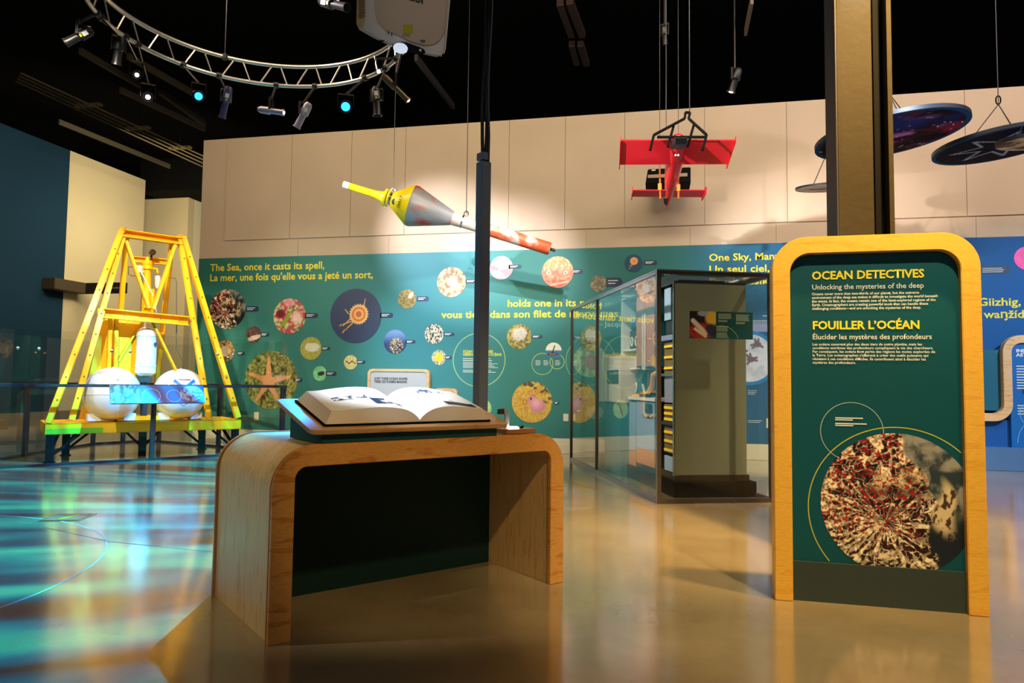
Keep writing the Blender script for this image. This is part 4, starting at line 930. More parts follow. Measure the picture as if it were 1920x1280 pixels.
printrect('photo_print', CF(A.x, -.0105, A.z), CF.ex, EZ_, (B.x-A.x)*.41, B.z-A.z, p_deck, card, 40, 40)
mb = MB()
for (u0, u1, v0, n_) in ((.45, .68, .92, 5), (.73, .95, .90, 6), (.45, .62, .68, 2), (.73, .90, .62, 2), (.42, .62, .46, 5), (.42, .62, .22, 5)):
    for i in range(n_):
        z = A.z+(B.z-A.z)*(v0-.042*i); x = A.x+(B.x-A.x)*u0; mb.box(CF, x, A.x+(B.x-A.x)*(u1-random.uniform(0, .04)), -.0115, -.0100, z-.0034, z+.0034)
mb.build('small_print', mat('card_ink', lin(150, 180, 150), .6), card, smooth=0)
ringline('outline_ring', Fr(CF(A.x+(B.x-A.x)*.5, -.0115, A.z-.06), CF.ex, CF.ey), .20, .004, card, M['textpale'], 20, 160, y=0)
# laboratory unit inside
UX, UY, UX1 = .35, .42, 1.2
unit = thing('laboratory_unit', CF(.78, 2.0, .0), 'tall grey green ended laboratory unit on a black plinth inside the glass case', 'cabinet')
MB().box(CF, UX-.03, 1.275, UY-.08, 3.5, 0, .17).build('plinth', M['black'], unit, bevel=.005)
MB().box(CF, UX+.02, UX1+.03, UY, 3.3, .17, .235).build('base_rail', mat('dark_brown_rail', lin(44, 30, 16), .5), unit, smooth=0)
MB().box(CF, UX+.005, UX1, UY, UY+.03, .235, 2.375).build('end_panel', M['unitpanel'], unit, bevel=.003)
MB().box(CF, UX-.008, UX+.005, UY-.004, UY+.035, .225, 2.38).build('edge_trim', M['chrome'], unit, bevel=.002)
MB().box(CF, UX, UX1, UY, 3.3, 2.375, 2.40).build('roof', M['darksteel'], unit, smooth=0)
MB().box(CF, UX1-.02, UX1, UY+.03, 3.3, .235, 2.375).build('back_sheet', M['unitpanel'], unit, smooth=0)
def UP_(x, y): return CF.loc(onplane(x, y, CF(UX, 0, 0), CF.ex))
def ubox(x0, x1, y0, y1, m_, name, d0=0, d1=.5, par=unit, bev=.003):
    """a box whose face lies in the open side of the unit; pixel box -> position; d0..d1 is its depth into the unit"""
    P = UP_(x0, (y0+y1)/2); Q = UP_(x1, (y0+y1)/2); xm_ = (x0+x1)/2; zt_ = UP_(xm_, y0).z; zb_ = UP_(xm_, y1).z
    return MB().box(CF, UX+d0, UX+d1, min(P.y, Q.y), max(P.y, Q.y), zb_, zt_).build(name, m_, par, bevel=bev)
LB = mat('pale_lab_blue', lin(150, 170, 196), .4); OR = mat('orange_kick_board', lin(206, 120, 50), .45); WD = wood('lab_door_wood', lin(176, 112, 88), lin(150, 88, 66), (.1, .1, .9), 0, .4)
TL = mat('lab_teal', lin(20, 96, 110), .5); DKP = mat('equipment_black', lin(20, 22, 26), .4); YL = mat('yellow_bar', lin(240, 196, 50), .4)
BR = mat('rack_bronze', lin(110, 88, 56), .5)
# near rack
ubox(1241, 1264, 528, 625, mat('monitor_housing', lin(40, 42, 50), .4), 'equipment_housing', .05, .6)
ubox(1241, 1253, 540, 600, LB, 'screen', .03, .045)
for (y0, y1, m_) in ((640, 700, BR), (705, 755, mat('grey_drawer', lin(130, 132, 150), .4)), (758, 790, BR), (800, 850, BR), (856, 884, LB)):
    o_ = ubox(1241, 1264, y0, y1, m_, 'drawer_front', .03, .5)
    if m_ is BR:
        for q in range(3):
            yy = y0+(y1-y0)*(q+.5)/3; P = UP_(1243, yy); Q = UP_(1262, yy)
            MB().box(CF, UX+.012, UX+.03, Q.y, P.y, P.z-.014, P.z+.014).build('yellow_bar', YL, o_, smooth=0)
ubox(1238, 1264, 628, 638, mat('grey_shelf', lin(120, 130, 160), .4), 'shelf', 0, .7); ubox(1238, 1264, 700, 705, M['chrome'], 'shelf', 0, .7); ubox(1238, 1264, 790, 797, M['darksteel'], 'shelf', 0, .7)
# wooden wall cupboard
for (x0, x1) in ((1193, 1208.5), (1209.5, 1227)):
    o_ = ubox(x0, x1, 556, 686, WD, 'cupboard_door', 0, .03)
    P = UP_(1207 if x0 < 1200 else 1211, 640); MB().box(CF, UX-.02, UX-.002, P.y-.010, P.y+.010, P.z-.36, P.z+.36).build('handle', M['white'], o_, bevel=.003)
ubox(1193, 1227, 552, 688, TL, 'cupboard_box', .031, .45)
ubox(1166, 1192, 560, 800, TL, 'back_board', .5, .55)
ubox(1166, 1192, 560, 626, TL, 'shelf_box', .2, .5); ubox(1168, 1192, 596, 612, mat('blue_books', lin(60, 130, 180), .5), 'binder_row', .12, .2)
ubox(1164, 1168, 560, 700, M['white'], 'upright', 0, .5)
ubox(1164, 1192, 655, 658, M['white'], 'shelf', 0, .4); ubox(1164, 1192, 690, 693, M['white'], 'shelf', 0, .4)
ubox(1164, 1230, 744, 750, mat('pale_worktop', lin(220, 216, 206), .35), 'worktop', -.02, .6)
for (x0, x1) in ((1167, 1192.5), (1193.5, 1227)):
    ubox(x0, x1, 753, 842, LB, 'lower_door', 0, .03); ubox(x0, x1, 842, 872, OR, 'kick_board', 0, .03)
ubox(1166, 1228, 752, 872, M['darksteel'], 'carcass', .031, .55)
# things in the laboratory
def item(name, x0, x1, y0, y1, m_, label, cat, d0=.1, d1=.35, grp=None):
    P = UP_((x0+x1)/2, y1); t_ = thing(name, CF(UX+(d0+d1)/2, P.y, P.z), label, cat, grp); return t_, ubox(x0, x1, y0, y1, m_, 'body', d0, d1, t_)
t_, b_ = item('gauge_panel', 1168, 1190, 618, 652, DKP, 'black panel with two round dials on the upper laboratory shelf', 'instrument')
for (x, y) in ((1173, 640), (1181, 639)):
    P = UP_(x, y); MB().tube([CF(UX+.09, P.y+.045*math.cos(a_), P.z+.06*math.sin(a_)) for a_ in [2*PI*i/16 for i in range(16)]], .010, 6, True).build('dial_ring', M['white'], t_)
t_, b_ = item('gauge_panel', 1167, 1190, 700, 742, mat('teal_instrument', lin(24, 90, 100), .4), 'teal panel with two round dials standing on the laboratory worktop', 'instrument')
for (x, y) in ((1172, 727), (1180, 726)):
    P = UP_(x, y); MB().tube([CF(UX+.09, P.y+.045*math.cos(a_), P.z+.06*math.sin(a_)) for a_ in [2*PI*i/16 for i in range(16)]], .010, 6, True).build('dial_ring', M['white'], t_)
P = UP_(1184, 675); t_ = thing('yellow_sensor', CF(UX+.2, P.y, P.z-.1), 'round yellow sensor head with a white plate on the middle laboratory shelf', 'instrument')
MB().ball(CF(UX+.2, P.y, P.z), .10, 18).build('body', YL, t_); MB().box(CF, UX+.08, UX+.10, P.y-.02, P.y+.12, P.z-.08, P.z+.08).build('white_plate', M['white'], t_, bevel=.003)
t_, b_ = item('computer_monitor', 1196, 1214, 696, 740, DKP, 'black screened computer monitor on the laboratory worktop', 'monitor', .12, .16)
ubox(1197.5, 1212.5, 701, 733, mat('screen_dark', lin(30, 40, 52), .3), 'screen', .11, .119, t_)
mb = MB(); Pq = [UP_(x, y) for x, y in ((1168, 744), (1190, 742), (1206, 738), (1214, 722), (1216, 702), (1226, 696))]
tag(mb.tube([CF(UX+.06, p_.y, p_.z) for p_ in Pq], .03, 10).build('orange_hose', mat('orange_duct', lin(232, 160, 70), .4)), 'fat orange hose lying over the laboratory worktop beside the monitor', 'hose')
t_, b_ = item('microscope', 1196, 1208, 738, 750, DKP, 'small black microscope at the edge of the laboratory worktop', 'microscope', .02, .1)
P = UP_(1201, 740); MB().cyl(CF(UX+.06, P.y, P.z), CF(UX+.03, P.y, P.z+.14), .018, 12).build('tube', M['white'], t_)
P = UP_(1217, 770); t_ = thing('door_photo', CF(UX-.01, P.y, P.z), 'small dark photograph stuck on the blue lower laboratory door', 'photo')
A_, B_ = UP_(1210, 782), UP_(1224, 757)
def p_lab(u, v): return mixc(sand(u, v, (20, 40, 50), (60, 90, 100), 4, 3), C3(220, 190, 90)+0*u[..., None], sstep(.3, .2, v)*sstep(.4, .5, fbm(u*5, v*5, 2)))
org = CF(UX-.004, A_.y, A_.z); printrect('print', org, -CF.ey, EZ_, A_.y-B_.y, B_.z-A_.z, p_lab, t_, 16, 16)
# white cabinet and teal stand further in
t_ = thing('white_equipment_cabinet', CF(.30, 3.2, 0), 'white equipment cabinet with dark window on a teal stand, far inside the glass case', 'cabinet')
def TP(x, y, a=.22): return CF.loc(onplane(x, y, CF(a, 0, 0), CF.ex))
A_, B_ = TP(1163, 755), TP(1132, 668)
MB().box(CF, .22, .62, A_.y, B_.y, A_.z, TP(1147, 668).z).build('body', mat('warm_white_cabinet', lin(214, 196, 176), .4), t_, bevel=.006)
C_, D_2 = TP(1160, 718), TP(1140, 694)
MB().box(CF, .205, .219, C_.y, D_2.y, C_.z, D_2.z).build('window', mat('dark_window', lin(44, 60, 62), .2), t_, bevel=.004)
E_ = TP(1117, 668); MB().box(CF, .22, .6, B_.y+.02, E_.y, TP(1124, 752).z, TP(1124, 664).z).build('side_rack', M['white'], t_, bevel=.005)
MB().box(CF, .24, .62, TP(1162, 800).y, TP(1131, 800).y, 0.0, A_.z-.002).build('stand', mat('stand_teal', lin(22, 112, 126), .5), t_, bevel=.005)

# ================================================================== YELLOW LANDER FRAME
pd = Vector((.656, .755, 0)).normalized(); pb = Vector((-.755, .656, 0)).normalized(); PL = Vector((-8.6, 8.5, 0)); PFm = Fr(PL, pd, pb)
lander = thing('instrument_lander', PFm(1.36, .55, 0), 'tall bright yellow steel frame tower on a platform behind the glass rail', 'machine frame')
LW, LD, Z0, Z1 = 2.72, 1.15, .405, .56
def FP(x, y, s_): return onplane(x, y, PFm(0, s_, 0), pb)
MB().box(PFm, 0, LW, 0, .012, Z0, Z1).box(PFm, 0, LW, 0, .07, Z0, Z0+.012).box(PFm, 0, LW, 0, .07, Z1-.012, Z1).build('front_beam', M['yellow'], lander, smooth=0)
MB().box(PFm, .01, .72, -.004, 0, Z0+.006, Z0+.085).build('green_patch', M['green'], lander, smooth=0)
MB().box(PFm, 0, LW, LD-.07, LD, Z0, Z1).build('rear_beam', M['yellow'], lander, bevel=.003)
for a in (0, LW-.07): MB().box(PFm, a, a+.07, .07, LD-.07, Z0, Z1).build('side_beam', M['yellow'], lander, bevel=.003)
MB().box(PFm, .07, LW-.07, .07, LD-.07, Z1-.03, Z1-.012).build('deck_plate', M['yellow'], lander, smooth=0)
for (a, b) in ((.02, .02), (LW-.12, .02), (.3, LD-.14), (LW-.4, LD-.14)):
    g_ = MB().box(PFm, a, a+.10, b, b+.10, 0.012, Z0)
    g_.build('leg', M['black'], lander, bevel=.004)
    MB().box(PFm, a-.02, a+.12, b-.02, b+.12, 0, .012).build('foot_plate', M['black'], lander)
    sg = 1 if a < 1 else -1
    MB().beam(PFm(a+.05+sg*.05, b+.05, .12), PFm(a+.05+sg*.36, b+.05, Z0-.01), .035, .035).build('leg_brace', M['black'], lander, smooth=0)
    MB().beam(PFm(a+.05, b+.09, .12), PFm(a+.05+sg*.12, b+.34 if b < .5 else b-.2, Z0-.01), .035, .035).build('leg_brace', M['black'], lander, smooth=0)
MB().box(PFm, 1.30, 1.40, .5, .6, 0, Z0).build('centre_leg', M['black'], lander)
for sg in (-1, 1): MB().beam(PFm(1.35, .55, .12), PFm(1.35+sg*.26, .55, Z0-.01), .035, .035).build('leg_brace', M['black'], lander, smooth=0)
def member(p, q, w_, h_, nm='strut', fl_=1, up=None): return MB().channel(p, q, w_, h_, up or pb, .014, fl_).build(nm, M['yellow'], lander, smooth=0)
tl, tr = FP(229, 430, .42), FP(343, 444, .42); ml, mr = FP(190, 582, .24), FP(357, 600, .24)
bl, br = FP(90, 793, .04), FP(446, 783, .04); il, ir = FP(134, 787, .10), FP(392, 785, .10)
member(bl, tl, .085, .10, 'outer_leg', 1); member(br, tr, .085, .10, 'outer_leg', -1)
til, tir = FP(231, 440, .44), FP(338, 448, .44)
member(il, til, .08, .10, 'inner_leg', -1); member(ir, tir, .08, .10, 'inner_leg', 1)
MB().channel(FP(229, 437, .42)+Vector((0, 0, 0)), FP(343, 453, .42), .13, .12, (0, 0, 1), .014, 1).build('top_beam', M['yellow'], lander, smooth=0)
MB().channel(FP(194, 587, .25), FP(354, 602, .25), .12, .15, (0, 0, 1), .014, 1).build('cross_beam', M['yellow'], lander, smooth=0)
xm_ = FP(279, 578, .27)
member(FP(236, 452, .42), xm_, .05, .075, 'cross_brace', 1); member(FP(329, 455, .42), FP(287, 580, .27), .05, .075, 'cross_brace', 1)
# rear legs and back beams
rl0, rl1 = FP(237, 442, .60), FP(222, 640, .95); rr0, rr1 = FP(322, 455, .60), FP(294, 720, 1.02)
member(rl0, rl0+(rl1-rl0)*1.85, .07, .09, 'rear_leg', 1); member(rr0, rr0+(rr1-rr0)*1.30, .07, .09, 'rear_leg', -1)
MB().channel(FP(248, 486, .66), FP(313, 491, .66), .08, .10, (0, 0, 1), .014, 1).build('rear_cross_beam', M['yellow'], lander, smooth=0)
for a, b in ((.42, .60),): 
    MB().beam(tl, rl0, .07, .09).build('top_side_beam', M['yellow'], lander, smooth=0); MB().beam(tr, rr0, .07, .09).build('top_side_beam', M['yellow'], lander, smooth=0)
    MB().beam(FP(187, 583, .26), FP(224, 590, .92), .06, .08).build('side_tie', M['yellow'], lander, smooth=0)
# big side plate and uprights
Q = [FP(193, 594, .62), FP(268, 598, .62), FP(246, 785, .62), FP(148, 785, .62)]
MB().hexa([q+pb*k for k in (0, .012) for q in Q]).build('side_plate', M['yellow'], lander, smooth=0)
for x0, x1 in ((207, 200), (218, 214)):
    member(FP(x0, 594, .5), FP(x1, 780, .5), .06, .07, 'plate_stiffener', 1)
member(FP(270, 598, .58), FP(212, 690, .58), .03, .05, 'tie_bar', 1); member(FP(283, 598, .36), FP(338, 712, .36), .04, .06, 'tie_bar', 1)
# ballast ledge between the spheres
MB().box(PFm, .95, 1.85, .35, .9, Z1, Z1+.07).build('cradle_beam', M['yellow'], lander, bevel=.004)
# bolts
mb = MB()
for p, q in ((bl, tl), (ir, tir), (il, til), (br, tr)):
    for k in range(1, 9): c = p.lerp(q, k/9); mb.cyl(c-pb*.062, c-pb*.05, .011, 6)
for x in (232, 262, 300, 335): c = FP(x, 592+(x-232)*.09, .24); mb.cyl(c-pb*.075, c-pb*.06, .011, 6)
o_ = mb.build('bolts', mat('bolt_brown', lin(110, 70, 20), .5), lander); o_['kind'] = 'stuff'
# instrument mast inside the frame
DK2 = mat('sensor_dark', lin(70, 44, 30), .35, .5)
t_ = thing('instrument_mast', FP(276, 700, .50), 'yellow cylinder mast with valves and gauge at the top of the yellow frame', 'instrument')
P = FP(276, 505, .5); Q = FP(277, 577, .5)
MB().lathe(Q, P-Q, [(0, .055), ((P-Q).length, .055)], 20).build('mast_tube', M['yellow'], t_)
MB().lathe(P, (0, 0, 1), [(0, .085), (.04, .085), (.06, .07), (.09, .08), (.13, .05), (.17, .03), (.21, .012)], 22).build('valve_head', M['yellow'], t_)
P2 = FP(284, 474, .5); MB().lathe(P2-pb*.03, -pb, [(0, .045), (.02, .05), (.07, .05), (.072, .036), (.06, .03)], 20).build('gauge', DK2, t_)
MB().beam(P2-Vector((0, 0, .12)), P2-Vector((0, 0, .04)), .03, .03, pb).build('gauge_stem', DK2, t_)
MB().tube([FP(285, 503, .5), FP(294, 504, .5), FP(296, 512, .5)], .02, 8).build('elbow', M['yellow'], t_)
MB().lathe(FP(296, 541, .5), FP(296, 512, .5)-FP(296, 541, .5), [(0, .025), (.03, .045), (.20, .045), (.215, .02)], 16).build('flask', M['white'], t_)
MB().box(Fr(FP(262, 505, .5)), -.06, .05, -.04, .04, -.06, .06).build('valve_block', M['white'], t_, bevel=.01)
mb = MB(); mb.tube([FP(264, 503, .48), FP(241, 500, .48), FP(241, 514, .48), FP(247, 517, .48), FP(266, 517, .48)], .007, 6)
mb.build('brass_loop', mat('brown_pipe', lin(110, 80, 50), .4, .4), t_)
MB().tube([FP(264, 508, .45), FP(280, 540, .45), FP(290, 560, .45), FP(294, 590, .45)], .012, 6).build('white_hose', M['white'], t_)
MB().box(Fr(FP(277, 590, .52)), -.11, .11, -.01, .01, 0, .42).build('mast_plate', M['yellow'], t_)
MB().tube([FP(318, 520, .4), FP(329, 522, .4), FP(331, 530, .4), FP(331, 655, .4), FP(343, 676, .4)], .008, 6).build('long_pipe', mat('grey_pipe', lin(120, 110, 90), .4, .4), t_)
# white tank
Tq = FP(272, 707, .5); Tt = FP(273, 611, .5); hT = (Tt-Tq).length; rT = .152
tank = thing('white_tank', Tq, 'upright white pressure tank with domed top inside the yellow frame', 'tank')
MB().lathe(Tq, (0, 0, 1), [(0, .04), (.03, rT*.7), (.07, rT), (hT-.16, rT)]+[(hT-.16+.155*math.sin(a), rT*math.cos(a)) for a in (.3, .6, .9, 1.2, 1.45)], 32).build('body', M['whitegloss'], tank)
for z in (.17, hT-.17): MB().lathe(Tq+Vector((0, 0, z)), (0, 0, 1), [(0, rT+.002), (.002, rT+.008), (.014, rT+.008), (.016, rT+.002)], 32).build('hoop', M['white'], tank)
MB().cyl(Tt-Vector((0, 0, .01)), Tt+Vector((0, 0, .10)), .022, 12).cyl(Tt+Vector((0, 0, .045)), Tt+Vector((0, 0, .045))+pd*.13, .008, 8).build('valve', M['white'], tank)
MB().lathe(FP(292, 645, .38), -pb, [(0, .03), (.03, .03)], 16).build('blue_cap', mat('cap_navy', lin(40, 50, 90), .4), tank)
MB().lathe(Tq-Vector((0, 0, .08)), (0, 0, 1), [(0, .10), (.08, .10)], 20).lathe(Tq-Vector((0, 0, Tq.z-Z1)), (0, 0, 1), [(0, .05), (Tq.z-Z1-.07, .05)], 12).build('stand', M['darksteel'], tank)
# spheres
SPG = 'white float spheres on the yellow platform'
for (x, a, lab) in ((210, .884, 'plain white float sphere on the yellow platform, nearer the green patch'), (337, 1.866, 'white float sphere bearing a blue saltire crest on the yellow platform')):
    c = FP(x, 738, .47); R = .415; c.z = Z1+R+.004+.0
    t_ = thing('float_sphere', (c.x, c.y, Z1), lab, 'float', SPG)
    MB().ball(c, R, 48).build('shell', M['whitegloss'], t_, smooth=80)
    MB().lathe(c+Vector((0, 0, -.006)), (0, 0, 1), [(0, R+.001), (.002, R+.006), (.010, R+.006), (.012, R+.001)], 48).build('seam', M['white'], t_)
    for sg in (-1, 1): MB().box(Fr(Vector((c.x, c.y, 0))+pd*.24*sg, pd, pb), -.09, .09, -.13, .13, Z1, Z1+.12).build('foot', M['white'], t_, bevel=.01)
    MB().lathe(c+Vector((0, 0, R-.006)), (0, 0, 1), [(0, .03), (.012, .026), (.016, .01)], 16).build('top_plug', M['chrome'], t_)
    if x == 337:
        # crest wrapped on the sphere
        vdir = (EYE-c).normalized(); rt_ = Vector((0, 0, 1)).cross(vdir).normalized(); up_ = vdir.cross(rt_)
        def on(u, v, r=R+.0016):
            u_, v_ = u, v; return c + (rt_*u_+up_*v_+vdir*math.sqrt(max(0, R*R-u_*u_-v_*v_))).normalized()*r
        def decal(P_, w_, m_, nm='crest', n=10, r=R+.002):
            mb = MB(); vs = []
            for (u0, v0), (u1, v1) in zip(P_[:-1], P_[1:]):
                k0 = len(vs); L2 = math.hypot(u1-u0, v1-v0); nx_, ny_ = -(v1-v0)/L2*w_/2, (u1-u0)/L2*w_/2
                for i in range(n+1):
                    uu, vv = u0+(u1-u0)*i/n, v0+(v1-v0)*i/n; vs += [on(uu+nx_, vv+ny_, r), on(uu-nx_, vv-ny_, r)]
                mb.f += [(k0+2*i, k0+2*i+1, k0+2*i+3, k0+2*i+2) for i in range(n)]; mb.m += [0]*n
            mb.v += vs; return mb.build(nm, m_, t_, smooth=80)
        BL_ = mat('crest_blue', lin(30, 110, 180), .4); RD_ = mat('crest_red', lin(190, 50, 50), .4); NV_ = mat('crest_line', lin(40, 60, 100), .4)
        ox, oy = .06, .02
        decal([(ox-.15, oy+.20), (ox+.10, oy-.02)], .045, BL_, 'crest_saltire'); decal([(ox+.15, oy+.20), (ox-.10, oy-.02)], .045, BL_, 'crest_saltire', r=R+.0026)
        decal([(ox-.15, oy+.17), (ox-.15, oy-.02), (ox-.10, oy-.14), (ox, oy-.21), (ox+.10, oy-.14), (ox+.15, oy-.02), (ox+.15, oy+.17)], .006, NV_, 'crest_outline')
        decal([(ox-.09, oy+.205), (ox+.09, oy+.205)], .018, RD_, 'crest_motto'); decal([(ox-.13, oy+.06), (ox-.09, oy+.04)], .05, RD_, 'crest_beast'); decal([(ox+.13, oy+.06), (ox+.09, oy+.04)], .05, RD_, 'crest_beast')

# ================================================================== GLASS RAIL AROUND THE LANDER
RA, RB = FLR(0, 878.5), FLR(533, 849); rdv = (RB-RA).normalized(); A0 = RA-rdv*1.2; RH = 1.13
C_ = Vector((-9.71, 12.0, 0)); B_ = FLR(175, 833); A1_ = FLR(40, 874)+Vector((-.4, -.45, 0))
rail = thing('glass_guard_rail', RA.lerp(RB, .5), 'dark steel guard rail with tall frameless glass panes around the yellow frame', 'railing')
fence = [A0, RB, C_, B_, Vector((-9.5, 7.0, 0))+Vector((0, 0, 0))]
def runrail(P, Q, posts, panes, first=True):
    d = (Q-P).normalized(); L = (Q-P).length; n = Vector((-d.y, d.x, 0)); fr = Fr(P, d, n)
    MB().box(fr, 0, L, -.025, .025, 0, .035).build('base_rail', M['fencesteel'], rail, smooth=0)
    MB().box(fr, 0, L, -.024, .024, RH-.035, RH+.008).build('top_rail', M['fencesteel'], rail, bevel=.003)
    for a in posts:
        MB().box(fr, a-.035, a+.035, -.015, .045, .0, RH-.03).build('post', M['fencesteel'], rail, bevel=.004)
    for (a, b) in panes:
        f2 = Fr(fr(0, -.035), d, n)
        MB().prism(f2, rrect(a, b, .06, 1.88, .07, 5), -.006, .006).build('glass_pane', M['glass'], rail, smooth=0)
        for a_ in (a+.10, b-.10):
            MB().lathe(fr(a_, -.030, 1.62), n*-1, [(0, .008), (.016, .022), (.028, .022), (.034, .010)], 12).build('glass_clamp', M['chrome'], rail)
L1 = (RB-A0).length
ta = (FLR(285, 863)-A0).dot(rdv)
runrail(A0, RB, [ta, L1-.05, ta-2.3], [(.02, 1.42), (1.46, ta-.5), (ta-.46, ta+.98), (ta+1.02, L1-.02)])
L2 = (C_-RB).length; runrail(RB, C_, [.05, L2*.45, L2-.3], [(.1, L2*.45), (L2*.45+.04, L2-.05)])
L3 = (B_-C_).length; runrail(C_, B_, [L3*.5], [(.05, L3-.05)])
E5 = Vector((-9.35, 8.0, 0)); L4 = (E5-B_).length; runrail(B_, E5, [.05, L4*.62], [(.05, L4*.5), (L4*.5+.04, L4-.02)])
# reader panel on the rail
pc = FLR(291, 863); fr = Fr(pc, rdv, Vector((-rdv.y, rdv.x, 0)))
reader = thing('rail_reader_panel', (pc.x, pc.y, RH), 'blue tilted reader panel with a green coral photo on the front rail', 'sign')
Pq = Fr(fr(0, -.12, .99), rdv, (fr.ey*.5+Vector((0, 0, .9))).normalized())
wa = onplane(205, 740, fr(0, -.1, 0), fr.ey); wb_ = onplane(382, 740, fr(0, -.1, 0), fr.ey); xa_, xb_ = (wa-pc).dot(rdv), (wb_-pc).dot(rdv)
BLP = mat('reader_blue_print', lin(14, 44, 90), .35, spec=.5)
MB().box(Pq, xa_, xb_, -.15, .15, 0, .014).build('panel', BLP, reader, bevel=.003)
MB().box(Pq, xa_+.02, xb_-.02, -.14, .14, -.03, -.001).build('bracket', M['darksteel'], reader, smooth=0)
def p_green(u, v):
    c = mixc(C3(6, 20, 16)+0*u[..., None], C3(60, 120, 80)+0*u[..., None], sstep(.46, .62, fbm(u*12+fbm(u*3, v*3, 2)*2, v*3, 4))); c = mixc(c, C3(130, 90, 60)+0*c, sstep(.62, .7, fbm(u*14, v*14, 9))*sstep(.5, .1, u))
    return mixc(c, C3(14, 44, 90)+0*c, sstep(.97, 1.0, np.hypot((u-.1)/.9, (v-.45)/.75)))
def p_grey(u, v):
    d = np.hypot((u-.5)/.5, (v-.5)/.5); c = mixc(C3(100, 120, 140)+0*u[..., None], C3(14, 18, 30)+0*u[..., None], sstep(.5, .6, fbm(u*9, v*9, 5)+.25*(.5-v))); return mixc(c, C3(14, 44, 90)+0*c, sstep(.97, 1.0, d))
wp = xb_-xa_
printrect('photo_print', Pq(xa_, -.15, .0145), Pq.ex, Pq.ey, wp*.34, .30, p_green, reader, 44, 24, M['printgloss'], -.0)
printrect('photo_print', Pq(xb_-wp*.28, -.13, .0145), Pq.ex, Pq.ey, wp*.27, .27, p_grey, reader, 44, 24, M['printgloss'], -.0)
for (a, r) in ((.42, .12), (.66, .10)):
    ringline('outline_ring', Fr(Pq(xa_+wp*a, -.03, .016), Pq.ex, -Pq.ez), r, .006, reader, mat('reader_ink', lin(120, 170, 210), .5), y=0)

# ================================================================== HANGING BUOY
BY = 10.6
def DP(x, y, Y): return onplane(x, y, (0, Y, 0), (0, 1, 0))
RUST = mat('rusty_grey_paint', lin(150, 150, 150), .4)
def rustmat(name, base, rust, t0, t1, sc, rough=.42):
    m = mat(name, base, rough, .2); nt = m.node_tree; N = nt.nodes; L = nt.links; g = N.new('ShaderNodeNewGeometry'); n = N.new('ShaderNodeTexNoise'); n.inputs['Scale'].default_value = sc; n.inputs['Detail'].default_value = 6
    L.new(g.outputs['Position'], n.inputs['Vector']); r = N.new('ShaderNodeValToRGB'); r.color_ramp.elements[0].position = t0; r.color_ramp.elements[0].color = base; r.color_ramp.elements[1].position = t1; r.color_ramp.elements[1].color = rust
    L.new(n.outputs[0], r.inputs[0]); L.new(r.outputs[0], N['Principled BSDF'].inputs['Base Color']); b = N.new('ShaderNodeBump'); b.inputs['Strength'].default_value = .3; b.inputs['Distance'].default_value = .02; L.new(n.outputs[0], b.inputs['Height']); L.new(b.outputs[0], N['Principled BSDF'].inputs['Normal']); return m
M['rustg'] = rustmat('scuffed_grey_red', lin(150, 150, 152), lin(196, 72, 48), .50, .62, 2.6)
M['rusto'] = rustmat('worn_orange_red', lin(196, 186, 170), lin(222, 92, 50), .38, .50, 3.4)
M['buoyyel'] = mat('buoy_yellow', lin(246, 222, 20), .3, spec=.5)
b0_, b1_ = DP(645, 346, BY-.5), DP(1033, 467, BY+.35); ax_ = (b1_-b0_).normalized()
def onax(x, y):     # nearest point of the buoy axis to a photo point
    d = ray(x, y).normalized(); w0 = EYE-b0_; a = 1; b = d.dot(ax_); c = 1; dd_ = d.dot(w0); e = ax_.dot(w0); return (a*e-b*dd_)/(a*c-b*b)
sc_ = lambda x, y: (b0_+ax_*onax(x, y)-EYE).dot(FW)/FPX
t_ = thing('hanging_buoy', b0_.lerp(b1_, .5), 'hanging buoy with yellow antenna end, dented grey cone and long rusty orange tube', 'buoy')
def lz(pts, nm, m_, n=28): return MB().lathe(b0_, ax_, [(onax(x, y), r*sc_(x, y)) for x, y, r in pts], n).build(nm, m_, t_)
lz([(644, 345, 6.5), (655, 349, 6.8)], 'white_tip', M['white']); lz([(655, 349, 6.4), (700, 364, 7), (715, 368, 9), (722, 371, 13)], 'antenna_mast', M['buoyyel'])
lz([(721, 370, 17), (725, 371.5, 17)], 'flange', M['buoyyel']); lz([(727, 372, 16), (730, 373, 16)], 'flange', M['buoyyel']); lz([(730, 373, 11), (737, 375, 11)], 'collar', M['chrome'])
lz([(735, 375, 14), (768, 386, 38), (770, 387, 38)], 'yellow_cone', M['buoyyel'], 32)
lz([(770, 387, 38.4), (775, 388.5, 39), (846, 410, 14), (848, 411, 13)], 'grey_cone', M['rustg'], 32)
lz([(846, 411, 12.5), (852, 412.5, 12.8), (867, 417, 11.5), (905, 429, 11.3)], 'silver_tube', rustmat('silver_tube', lin(206, 190, 170), lin(216, 100, 60), .60, .72, 3))
lz([(905, 429, 11.8), (960, 446, 12), (1028, 465.5, 12.2), (1031, 466.5, 11.4)], 'orange_tube', M['rusto'])
lz([(1031, 466.5, 3), (1041, 470, 3)], 'end_pin', M['darksteel'], 10)
for (x, y) in ((736, 375), (866, 417)): lz([(x-1.4, y-.4, 12.8 if x > 800 else 11.8), (x+1.4, y+.4, 12.8 if x > 800 else 11.8)], 'lifting_band', M['chrome'])
c1 = b0_+ax_*onax(740, 376); side = ax_.cross(Vector((0, 0, 1))).normalized()*-1
vd_ = (EYE-c1).normalized(); vd_ = (vd_-ax_*vd_.dot(ax_)).normalized()
sd_ = ax_.cross(vd_).normalized(); rr_ = 27.5*sc_(756, 382); cn = b0_+ax_*onax(756, 382); sd_ = -sd_ if sd_.z < 0 else sd_; sl_ = (ax_*.78+vd_*.63).normalized(); nn_ = sd_.cross(-sl_)
if nn_.dot(vd_) < 0: nn_ = -nn_
